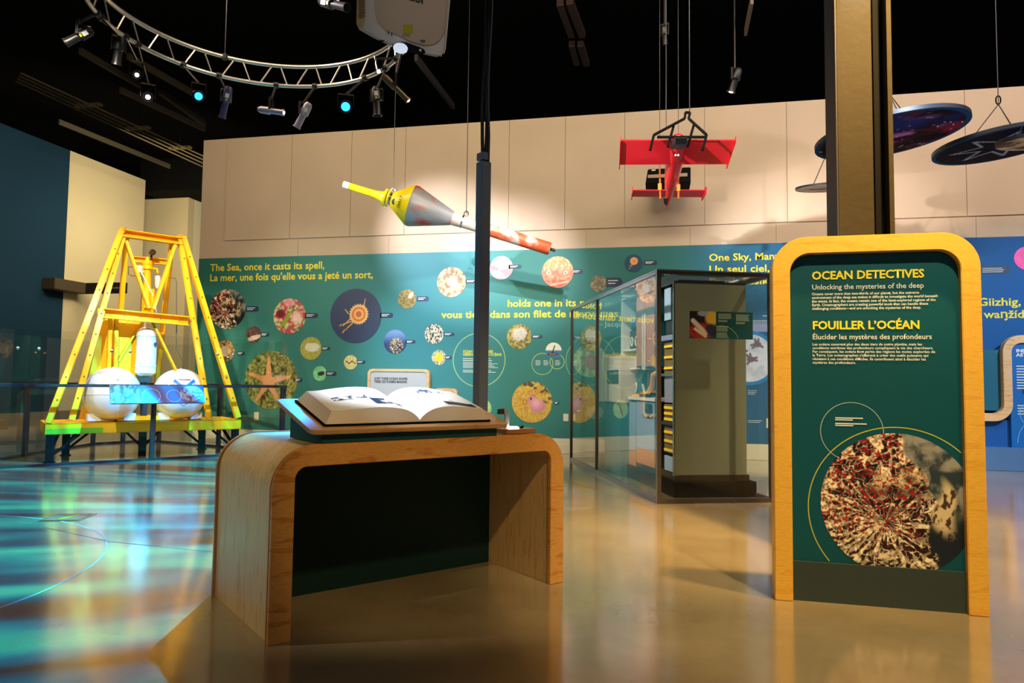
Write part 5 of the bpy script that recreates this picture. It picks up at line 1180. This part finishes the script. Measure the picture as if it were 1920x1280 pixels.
words('7M17', t_, cn+vd_*rr_+nn_*.022-sd_*.10+sl_*.03, sd_, -sl_, width=.20, cap=.07, mat_=M['black'], bold=.0, name='marking')
MB().lathe(b0_+ax_*onax(744, 377)+vd_*.115-sd_*.02, vd_, [(0, .05), (.045, .05), (.05, .03)], 16).build('port_cap', M['chrome'], t_)
SKYZ = 8.2
def wire(x, y, Y, lab, r=.006, top=SKYZ, ytop=None):
    P = DP(x, y, Y); w_ = MB().tube([P, Vector((P.x, P.y, top))], r, 6); return w_, P
for (x, y, yy, lab) in ((737, 355, 0, 'thin steel wire holding the yellow end of the buoy'), (874, 400, 0, 'thin steel wire holding the tube of the buoy')):
    tt = onax(x, 375 if x < 800 else 417); P = b0_+ax_*tt; r_ = .10
    mb = MB().tube([P+Vector((0, 0, r_+.05)), Vector((P.x, P.y, SKYZ))], .005, 6)
    w_ = mb.build('hanger_wire', M['darksteel']); tag(w_, lab, 'wire')
    MB().tube([P+Vector((.035*math.cos(a), 0, r_+.04+.045*math.sin(a))) for a in [2*PI*i/12 for i in range(12)]], .010, 6, True).build('shackle', M['chrome'], w_)

# ================================================================== RED TARGET DRONE
uav = thing('red_drone', DP(1268, 300, 9.4), 'red model aircraft with square wings hanging nose up on a black bracket', 'aircraft')
Yw0, Yw1 = 9.05, 9.45
wq = [DP(1164, 262, Yw0), DP(1379, 262, Yw0), DP(1364, 307, Yw1), DP(1162, 308, Yw1)]
nW = (wq[1]-wq[0]).cross(wq[3]-wq[0]).normalized()
def slab(q, t0, t1, nm, m_): return MB().hexa([p-nW*t0 for p in q]+[p+nW*t1 for p in q]).build(nm, m_, uav, bevel=.004)
slab(wq, .012, .012, 'wing', M['red'])
def endplate(p, q, e, nm='wing_tip_plate'): d = (q-p); MB().hexa([p-d*.03-nW*e+RT*k for k in (-.006, .006) for _ in (0,)]+[]) if False else None; vs = [p-d*.04-nW*e, q+d*.12-nW*e, q+d*.12+nW*e, p-d*.04+nW*e]; MB().hexa([v-RT*.006 for v in vs]+[v+RT*.006 for v in vs]).build(nm, M['red'], uav)
endplate(wq[0], wq[3], .045); endplate(wq[1], wq[2], .045)
Yt0, Yt1 = 10.15, 10.4
tq = [DP(1186, 356, Yt0), DP(1324, 356, Yt0), DP(1317, 369, Yt1), DP(1185, 368, Yt1)]
slab(tq, .010, .010, 'tailplane', M['red']); endplate(tq[0], tq[3], .06, 'tail_tip_plate'); endplate(tq[1], tq[2], .06, 'tail_tip_plate')
n0_, n1_ = DP(1273, 253, 9.0), DP(1250, 391, 10.75)
fa = (n1_-n0_).normalized(); vs = []; fsx = fa.cross(nW).normalized()
prof = [(0, .03, .03), (.03, .075, .07), (.10, .115, .10), (.22, .125, .12), (.40, .115, .12), (.58, .095, .10), (.75, .065, .08), (.90, .035, .055), (1, .006, .02)]
Lf = (n1_-n0_).length; mb = MB(); n = 16
for s_, rw, rh in prof: vs += [n0_+fa*Lf*s_+fsx*rw*math.cos(2*PI*k/n)+nW*rh*math.sin(2*PI*k/n) for k in range(n)]
fs = [(i*n+k, i*n+(k+1) % n, (i+1)*n+(k+1) % n, (i+1)*n+k) for i in range(len(prof)-1) for k in range(n)]+[tuple(range(n-1, -1, -1)), tuple((len(prof)-1)*n+k for k in range(n))]
mb.add(vs, fs).build('fuselage', M['red'], uav, smooth=60)
toc = (EYE-n0_).normalized(); dn = toc if True else nW
q_ = DP(1275, 266, 8.92); fq = Fr(q_, RT, FW, UP)
MB().box(fq, -.085, .085, -.05, .16, -.05, .045).build('intake_box', M['darksteel'], uav, bevel=.008)
MB().box(fq, -.068, .068, -.056, -.049, -.036, .032).build('intake_opening', M['black'], uav, bevel=.006)
fin = [DP(1250, 386, 10.6), DP(1246, 381, 10.5), DP(1245, 372, 10.3), DP(1252, 372, 10.3)]
MB().hexa([p-RT*.008 for p in fin]+[p+RT*.008 for p in fin]).build('tail_fin', M['darksteel'], uav)
for (x, y) in ((1267, 291), (1272, 291)): MB().ball(DP(x, y, 9.1), .016, 10).build('marker_stud', M['white'], uav)
brk = thing('drone_bracket', DP(1290, 250, 9.0), 'black steel lifting bracket with angled arms above the red model aircraft', 'bracket')
def bar(p, q, Y0, Y1, w_=.045, nm='arm', m_=None): MB().beam(DP(*p, Y0), DP(*q, Y1), w_, w_, (0, 1, 0)).build(nm, m_ or M['black'], brk, bevel=.003)
for p, q, Y0, Y1 in (((1284, 222), (1226, 253), 9.0, 8.9), ((1291, 222), (1325, 253), 9.0, 8.9), ((1226, 253), (1219, 282), 8.9, 8.85), ((1325, 253), (1317, 282), 8.9, 8.85), ((1232, 257), (1325, 257), 8.95, 8.95),
                     ((1263, 236), (1252, 276), 8.98, 8.95), ((1301, 234), (1289, 276), 8.98, 8.95), ((1284, 222), (1285, 211), 9.0, 9.0), ((1291, 222), (1294, 211), 9.0, 9.0), ((1284, 211), (1294, 211), 9, 9)):
    bar(p, q, Y0, Y1, .030)
for (x, y, lab) in ((1249, 240, 'wire left of the drone bracket head holding the red aircraft'), (1293, 211, 'wire above the drone bracket head')):
    P = DP(x, y, 9.0); w_ = tag(MB().tube([P, Vector((P.x, P.y, SKYZ))], .006, 6).build('hanger_wire', M['darksteel']), lab.replace(' left of', ' beside'), 'wire')
for (x0, y0, x1, y1, lab) in ((1237, 316, 1238, 372, 'orange ratchet strap hanging by the drone tail, nearer the buoy'), (1272, 318, 1272, 372, 'orange ratchet strap hanging by the drone tail, nearer the column')):
    st = thing('lifting_strap', DP(x1, y1, 9.95), lab, 'strap'); MO = mat('orange_strap', lin(236, 110, 40), .6)
    MB().beam(DP(x0, y0, 9.9), DP(x1, y1, 9.95), .022, .008, (0, 1, 0)).build('webbing', MO, st, smooth=0)
    MB().beam(DP(x0, y0+28, 9.88), DP(x0, y0+40, 9.88), .05, .02, (0, 1, 0)).build('ratchet', mat('orange_metal', lin(246, 150, 60), .4), st)
    MB().tube([DP(x0, y0, 9.9), Vector((DP(x0, y0, 9.9).x, DP(x0, y0, 9.9).y, SKYZ))], .004, 6).build('cord', M['darksteel'], st)
# black projector box on the wall behind the drone
P = W(1252, 329, 11.4); q0, q1 = DP(1210, 345, 11.3), DP(1295, 313, 11.3)
t_ = thing('black_wall_speaker', (P.x, 12.0, q0.z), 'black box speaker with pale stripe fixed to the cream wall behind the red aircraft', 'speaker')
ww = q1.x-q0.x; hh = q1.z-q0.z
MB().prism(Fr((q0.x, 0, q0.z)), [(0, 0), (ww, 0), (ww-.0, hh), (.04, hh)][::-1], 11.3, 12.0).build('cabinet', M['black'], t_, bevel=.01)
MB().box(WORLD, q0.x+.04, q1.x-.05, 11.285, 11.30, q0.z+hh*.38, q0.z+hh*.60).build('pale_stripe', mat('stripe_beige', lin(150, 130, 100), .5), t_, smooth=0)
MB().box(WORLD, q0.x+.10, q0.x+.16, 11.285, 11.30, q0.z+hh*.86, q0.z+hh*.93).build('badge', M['white'], t_, smooth=0)
MB().box(WORLD, (q0.x+q1.x)/2-.12, (q0.x+q1.x)/2+.12, 12.0, WY-.02, q0.z+.1, q1.z-.1).build('wall_bracket', M['black'], t_, smooth=0)

# ================================================================== HANGING SKY DISCS
def skydisc(x, y, z, R, tilt, tdir, painter, label, rimm, wires=((0, 0),), thick=.05):
    c = FLR(x, y, z); n = Vector((0, 0, 1)); ax = Vector(tdir).normalized(); n = (Matrix.Rotation(math.radians(tilt), 3, ax) @ n)
    ex = Vector((1, 0, 0)); ex = (ex-n*ex.dot(n)).normalized(); ey = n.cross(ex)
    # face looks down: disc frame -y axis = -n
    fr = Fr(c, ex, n, ey)
    t_ = thing('hanging_sky_disc', c, label, 'hanging disc', 'round sky discs hanging above the sign')
    printdisc('face', Fr(c-n*thick/2, ex, n, ey), R*.995, painter, t_, 60, 128, .002, mat_=M['printmatte'])
    MB().lathe(c-n*thick/2+n*.0005, n, [(0, R), (thick, R)], 96).build('rim', rimm, t_)
    top = c+Vector((0, 0, .55)); mb = MB()
    for k in range(3): a = 2*PI*k/3+.5; mb.tube([top, c+n*thick/2+(ex*math.cos(a)+ey*math.sin(a))*R*.55], .006, 6)
    mb.tube([top, Vector((top.x, top.y, SKYZ))], .006, 6); mb.build('hanger_wires', M['darksteel'], t_)
    MB().tube([top+Vector((.03*math.cos(a), 0, .06*math.sin(a)+.06)) for a in [2*PI*i/14 for i in range(14)]], .009, 6, True).build('carabiner', M['black'], t_)
NVR = mat('disc_rim_navy', lin(14, 24, 40), .5)
skydisc(1668, 252, 4.5, .90, -6, (0, 1, 0), p_nebula, 'large hanging disc printed with a red and purple nebula, behind the steel column', NVR)
skydisc(1874, 270, 4.55, .80, -5, (0, 1, 0), p_const, 'dark hanging disc with pale constellation lines, beside the nebula disc', NVR)
skydisc(1948, 263, 4.3, .45, 6, (1, 0, 0), p_moonface, 'small hanging disc printed as a cratered tan moon, cut by the view edge', NVR)
skydisc(1556, 351, 3.95, .44, 8, (1, 0, 0), p_paper, 'small pale hanging disc seen nearly edge on just beside the column', NVR, thick=.03)
for x in (1542, 1812): pass

# ================================================================== RING TRUSS WITH STAGE LIGHTS
TC = Vector((-4.44, 6.88, 0)); R1, R2 = 1.69, 1.69; ZU, ZL = 5.5, 5.22
truss = thing('ring_truss', (TC.x, TC.y, ZL), 'curved aluminium lighting truss hanging in a ring under the black ceiling', 'truss')
NR = 96
for R, z in ((R1, ZU), (R1-.02, ZL)):
    MB().tube([(TC.x+R*math.cos(2*PI*i/NR), TC.y+R*math.sin(2*PI*i/NR), z) for i in range(NR)], .025, 10, True).build('chord', M['alu'], truss)
nb = 22
for i in range(nb):
    a = 2*PI*i/nb; b = 2*PI*(i+.5)/nb; c = 2*PI*(i+1)/nb; p = lambda R, z, q: Vector((TC.x+R*math.cos(q), TC.y+R*math.sin(q), z))
    MB().tube([p(R1, ZU, a), p(R1-.02, ZL, b-.05)], .010, 6).build('diagonal', M['alu'], truss)
    MB().tube([p(R1, ZU, c-.06), p(R1-.02, ZL, b+.02)], .010, 6).build('diagonal', M['alu'], truss)
for k in range(4):
    a = PI/4+PI/2*k; p = Vector((TC.x+R1*math.cos(a), TC.y+R1*math.sin(a), ZU)); MB().tube([p, (p.x, p.y, SKYZ)], .006, 6).build('hanger_cable', M['darksteel'], truss)
    MB().box(Fr(p), -.04, .04, -.04, .04, -.03, .03).build('coupler', M['darksteel'], truss)
LBL = mat('lamp_label_white', lin(210, 210, 200), .5); LBY = mat('lamp_label_yellow', lin(190, 190, 40), .5); BODY = mat('lamp_body_black', lin(18, 18, 22), .4, .3); BODG = mat('lamp_body_silver', lin(150, 146, 170), .35, .5)
def stage_light(x, y, z, aimv, ln, rad, label, lens=None, body=BODY, lab=None, hang=True):
    """lantern: tapered body, lens barrel, yoke, clamp; (x,y) is the photo place of its middle"""
    c = FLR(x, y, z); d = Vector(aimv).normalized(); t_ = thing('stage_light', c, label, 'spotlight', 'stage lights hanging from the ring truss' if hang else 'stage lights hanging from the ring truss')
    sx = d.cross(Vector((0, 0, 1))).normalized() if abs(d.z) < .98 else Vector((1, 0, 0))
    MB().lathe(c-d*ln/2, d, [(0, rad*.55), (ln*.10, rad*.9), (ln*.45, rad), (ln*.50, rad*.7), (ln*.92, rad*.75), (ln, rad*.9)], 18).build('body', body, t_)
    q_ = .5 if lens is M['glow'] else .8
    MB().lathe(c+d*(ln/2+.001), d, [(0, rad*.8*q_), (.006, rad*.78*q_), (.008, .001)], 18).build('lens', lens or M['black'], t_)
    MB().beam(c+sx*(rad+.012), c+sx*(rad+.012)+Vector((0, 0, .16)), .008, .03, sx.cross(Vector((0, 0, 1)))).beam(c-sx*(rad+.012), c-sx*(rad+.012)+Vector((0, 0, .16)), .008, .03, sx.cross(Vector((0, 0, 1)))).beam(c-sx*(rad+.016)+Vector((0, 0, .16)), c+sx*(rad+.016)+Vector((0, 0, .16)), .03, .008).build('yoke', BODY, t_, smooth=0)
    if hang:
        v = Vector((c.x-TC.x, c.y-TC.y, 0)); R_ = R1-.02; q = TC+v.normalized()*R_; q.z = ZL
        MB().tube([c+Vector((0, 0, .16)), q], .014, 8).build('hanger', BODY, t_)
        MB().lathe(q-v.normalized().cross(Vector((0, 0, 1)))*.03, v.normalized().cross(Vector((0, 0, 1))), [(0, .042), (.06, .042)], 12).build('clamp', BODY, t_)
    else:
        MB().tube([c+Vector((0, 0, .16)), (c.x, c.y, SKYZ)], .012, 8).build('hanger', BODY, t_)
    if lab:
        vd = (EYE-c).normalized(); vd = (vd-d*vd.dot(d)).normalized(); f2 = Fr(c-d*ln*.22+vd*rad*1.02, d, -vd)
        MB().box(f2, -.028, .028, -.003, .001, -.022, .022).build('white_label', LBL, t_, smooth=0); MB().box(f2, .040, .062, -.002, .002, -.014, .014).build('yellow_label', LBY, t_, smooth=0)
tow = lambda x, y, z: (EYE-FLR(x, y, z))
stage_light(256, 140, 4.75, tow(256, 140, 4.75)+Vector((.4, 0, -.3)), .24, .055, 'lit stage light glowing warm white, upper of the pair left of the blue one'.replace(' left of', ' beside'), M['glow'])
stage_light(277, 182, 4.55, tow(277, 182, 4.55)+Vector((.2, 0, 0)), .26, .065, 'lit stage light glowing warm white, lower of the pair beside the blue one', M['glow'])
stage_light(372, 180, 4.7, tow(372, 180, 4.7)+Vector((.2, 0, -.2)), .26, .07, 'stage light with plain round blue lens over the cream corner wall', M['glowblue'], lab=True)
stage_light(648, 200, 4.72, tow(648, 200, 4.72), .28, .085, 'stage light with the brightest blue lens near the middle of the truss', M['glowblue'])
stage_light(423, 192, 4.72, (-.35, .2, -.9), .40, .055, 'slim stage light leaning steeply, first unlit one after the round blue lens', None, lab=True, body=mat('lamp_body_violet', lin(70, 72, 110), .35, .4))
stage_light(508, 208, 4.72, (.95, .2, -.12), .34, .05, 'level silver stage light with a small warm glowing end', M['glow'], BODG)
stage_light(568, 216, 4.68, (-.55, .1, -.85), .36, .06, 'silver stage light tilted down beside the level one', None, BODG, True)
stage_light(706, 190, 4.75, (.05, .1, -1), .36, .07, 'dark stage light pointing straight down with white and yellow labels', None, lab=True)
stage_light(742, 165, 4.75, (.62, .25, -.62), .42, .045, 'thin bronze stage light with a warm glowing tip below the projector', M['glow'], mat('lamp_body_bronze', lin(90, 70, 40), .4, .4))
stage_light(710, 134, 5.0, tow(710, 134, 5.0), .2, .035, 'tiny bright stage light where the truss meets the projector', M['glowwhite'])
stage_light(148, 68, 4.95, (-.6, -.3, -.5), .32, .06, 'dark stage light with labels at the far outer end of the truss', None, lab=True)
stage_light(222, 95, 4.85, (-.3, .2, -.9), .30, .06, 'dark unlit stage light under the steep part of the truss', None)
stage_light(625, 8, 4.6, (.8, -.2, -.35), .34, .05, 'dark stage light with labels beside the projector housing top', None, lab=True, hang=False)
t2 = stage_light(1378, 150, 5.6, (-.3, .2, -.9), .34, .07, 'lone dark stage light high above the red aircraft and the sign', M['glow'], hang=False)
stage_light(1246, 66, 6.2, (.1, .3, -1), .25, .05, 'small dim stage light high in the ceiling above the red aircraft', None, hang=False)

# ================================================================== PROJECTOR
pz = 3.10
pcn = FLR(757, 20, 3.05)
d_n = Vector((.18, -.55, -.82)).normalized()
prj = thing('ceiling_projector', pcn, 'white ceiling projector hanging upside down with a glowing lens', 'projector')
# its big face looks at the camera; measured corners of that face give its plane
nrm = (EYE-pcn).normalized(); nrm = (nrm+Vector((.05, -.1, -.25))).normalized()
def PJ(x, y): return onplane(x, y, pcn, nrm)
e_x = (PJ(836, 108)-PJ(668, 50)).normalized(); e_z = nrm.cross(e_x)*1.0
if e_z.z < 0: e_z = -e_z
PRF = Fr(PJ(752, 60), e_x, -nrm, e_z)
WPJ = mat('projector_white', lin(206, 200, 196), .35, spec=.5)
def pj(x, y): l = PRF.loc(PJ(x, y)); return (l.x, l.z)
oc = [pj(670, -60), pj(668, 50), pj(674, 57), pj(700, 72), pj(726, 84), pj(760, 96), pj(800, 104), pj(824, 109), pj(832, 105), pj(836, 94), pj(850, -60)]
MB().prism(PRF, oc[::-1], 0, .14).build('housing', WPJ, prj, bevel=.012, smooth=50)
ip = [pj(703, -50), pj(702, 20), pj(708, 42), pj(722, 56), pj(745, 66), pj(770, 78), pj(795, 85), pj(812, 84), pj(824, 76), pj(833, 62), pj(842, -50)]
MB().prism(PRF, ip[::-1], -.008, .001).build('top_cover', mat('projector_cover', lin(186, 168, 150), .4, spec=.4), prj, bevel=.003, smooth=50)
gp_ = [pj(670, -50), pj(669, 46), pj(673, 54), pj(680, 50), pj(683, 36), pj(687, -50)]
MB().prism(PRF, gp_[::-1], -.006, .001).build('vent_grille', mat('vent_tan', lin(190, 166, 110), .5), prj, smooth=0)
for k in range(9):
    y = 32-k*4.6; a, b = pj(672.5, y+1.2), pj(684, y-1.6); MB().beam(PRF(a[0], -.008, a[1]), PRF(b[0], -.008, b[1]), .004, .0035, nrm).build('vent_slat', mat('vent_slot_brown', lin(110, 90, 56), .6), prj, smooth=0)
words('Panasonic', prj, PRF(*[pj(792.5, 7.5)[0], -.0095, pj(792.5, 7.5)[1]]), (PJ(745, -7)-PJ(792.5, 7.5)), -((PJ(792.5, 7.5)-PJ(745, -7)).cross(nrm)), width=(PJ(745, -7)-PJ(792.5, 7.5)).length, cap=.0165, mat_=M['black'], bold=.04)
def pjbox(x0, x1, y0, y1, m_, nm, d0=-.010, d1=-.007):
    a = pj(x0, y0); b = pj(x1, y0); c = pj(x1, y1); d = pj(x0, y1); MB().prism(PRF, [a, b, c, d], d0, d1).build(nm, m_, prj, smooth=0)
pjbox(756, 774, 46, 62, mat('label_olive', lin(170, 160, 20), .5), 'yellow_label'); pjbox(754, 769, 63, 69, mat('label_grey', lin(150, 140, 136), .5), 'grey_label'); pjbox(788, 797, 74, 79, mat('label_dark', lin(96, 96, 80), .5), 'rating_label')
for x, y, m_ in ((721, 57, M['textyel']), (728, 61, M['tagnavy']), (734.5, 64, M['tagnavy'])): pjbox(x-1, x+1, y-4, y+3, m_, 'indicator', -.004, .001)
pjbox(711, 720, 75.5, 78, M['black'], 'sensor_window', -.003, .001)
lp = [pj(735, 84), pj(742, 80), pj(752, 78), pj(762, 79), pj(785, 87), pj(795, 92), pj(798, 98), pj(793, 101), pj(780, 99), pj(760, 94), pj(745, 90)]
MB().prism(PRF, lp[::-1], -.012, .0).build('lens_window', mat('lens_window_black', lin(16, 22, 34), .2), prj, smooth=0)
a = pj(751, 89); MB().lathe(PRF(a[0], -.008, a[1]), (nrm+Vector((-.2, 0, -2.4))).normalized(), [(0, .036), (.006, .036), (.014, .020)], 24).build('lens', mat('projector_lens_lit', (.3, .33, .4, 1), .1, emit=.55, ecol=(.75, .84, 1, 1)), prj)
a = pj(788, 93); MB().lathe(PRF(a[0], -.012, a[1]), nrm, [(0, .006), (.002, .006)], 12).build('small_sensor', M['white'], prj)
top = PRF(0, .20, .10); MB().cyl(PRF(.0, .14, .16), PRF(0, .22, .16), .03, 14).cyl(PRF(0, .21, .16), Vector(PRF(0, .21, .16))+Vector((0, 0, 8.2-PRF(0, .21, .16).z)), .022, 12).build('mount_pole', M['darksteel'], prj)

# ================================================================== FLOOR BOX
P = FLR(128, 970); A_, B_ = FLR(86, 971), FLR(168, 968); e1 = (FLR(176, 966)-FLR(86, 973)).normalized()
fbx = thing('floor_box', (P.x, P.y, 0), 'square brass floor box cover set in the blue lit floor', 'floor box'); FB = Fr((P.x, P.y, 0), (1, .35, 0), (-.35, 1, 0))
MB().box(FB, -.17, .17, -.17, .17, .0, .004).build('rim', M['chrome'], fbx, bevel=.001)
MB().box(FB, -.145, .145, -.145, .145, .004, .007).build('lid', mat('brass_lid', lin(170, 140, 110), .35, .6), fbx, bevel=.001)
MB().beam(FB(-.03, -.10, .0078), FB(.05, .10, .0078), .03, .0015).build('lid_tab', M['yellow'], fbx, smooth=0)
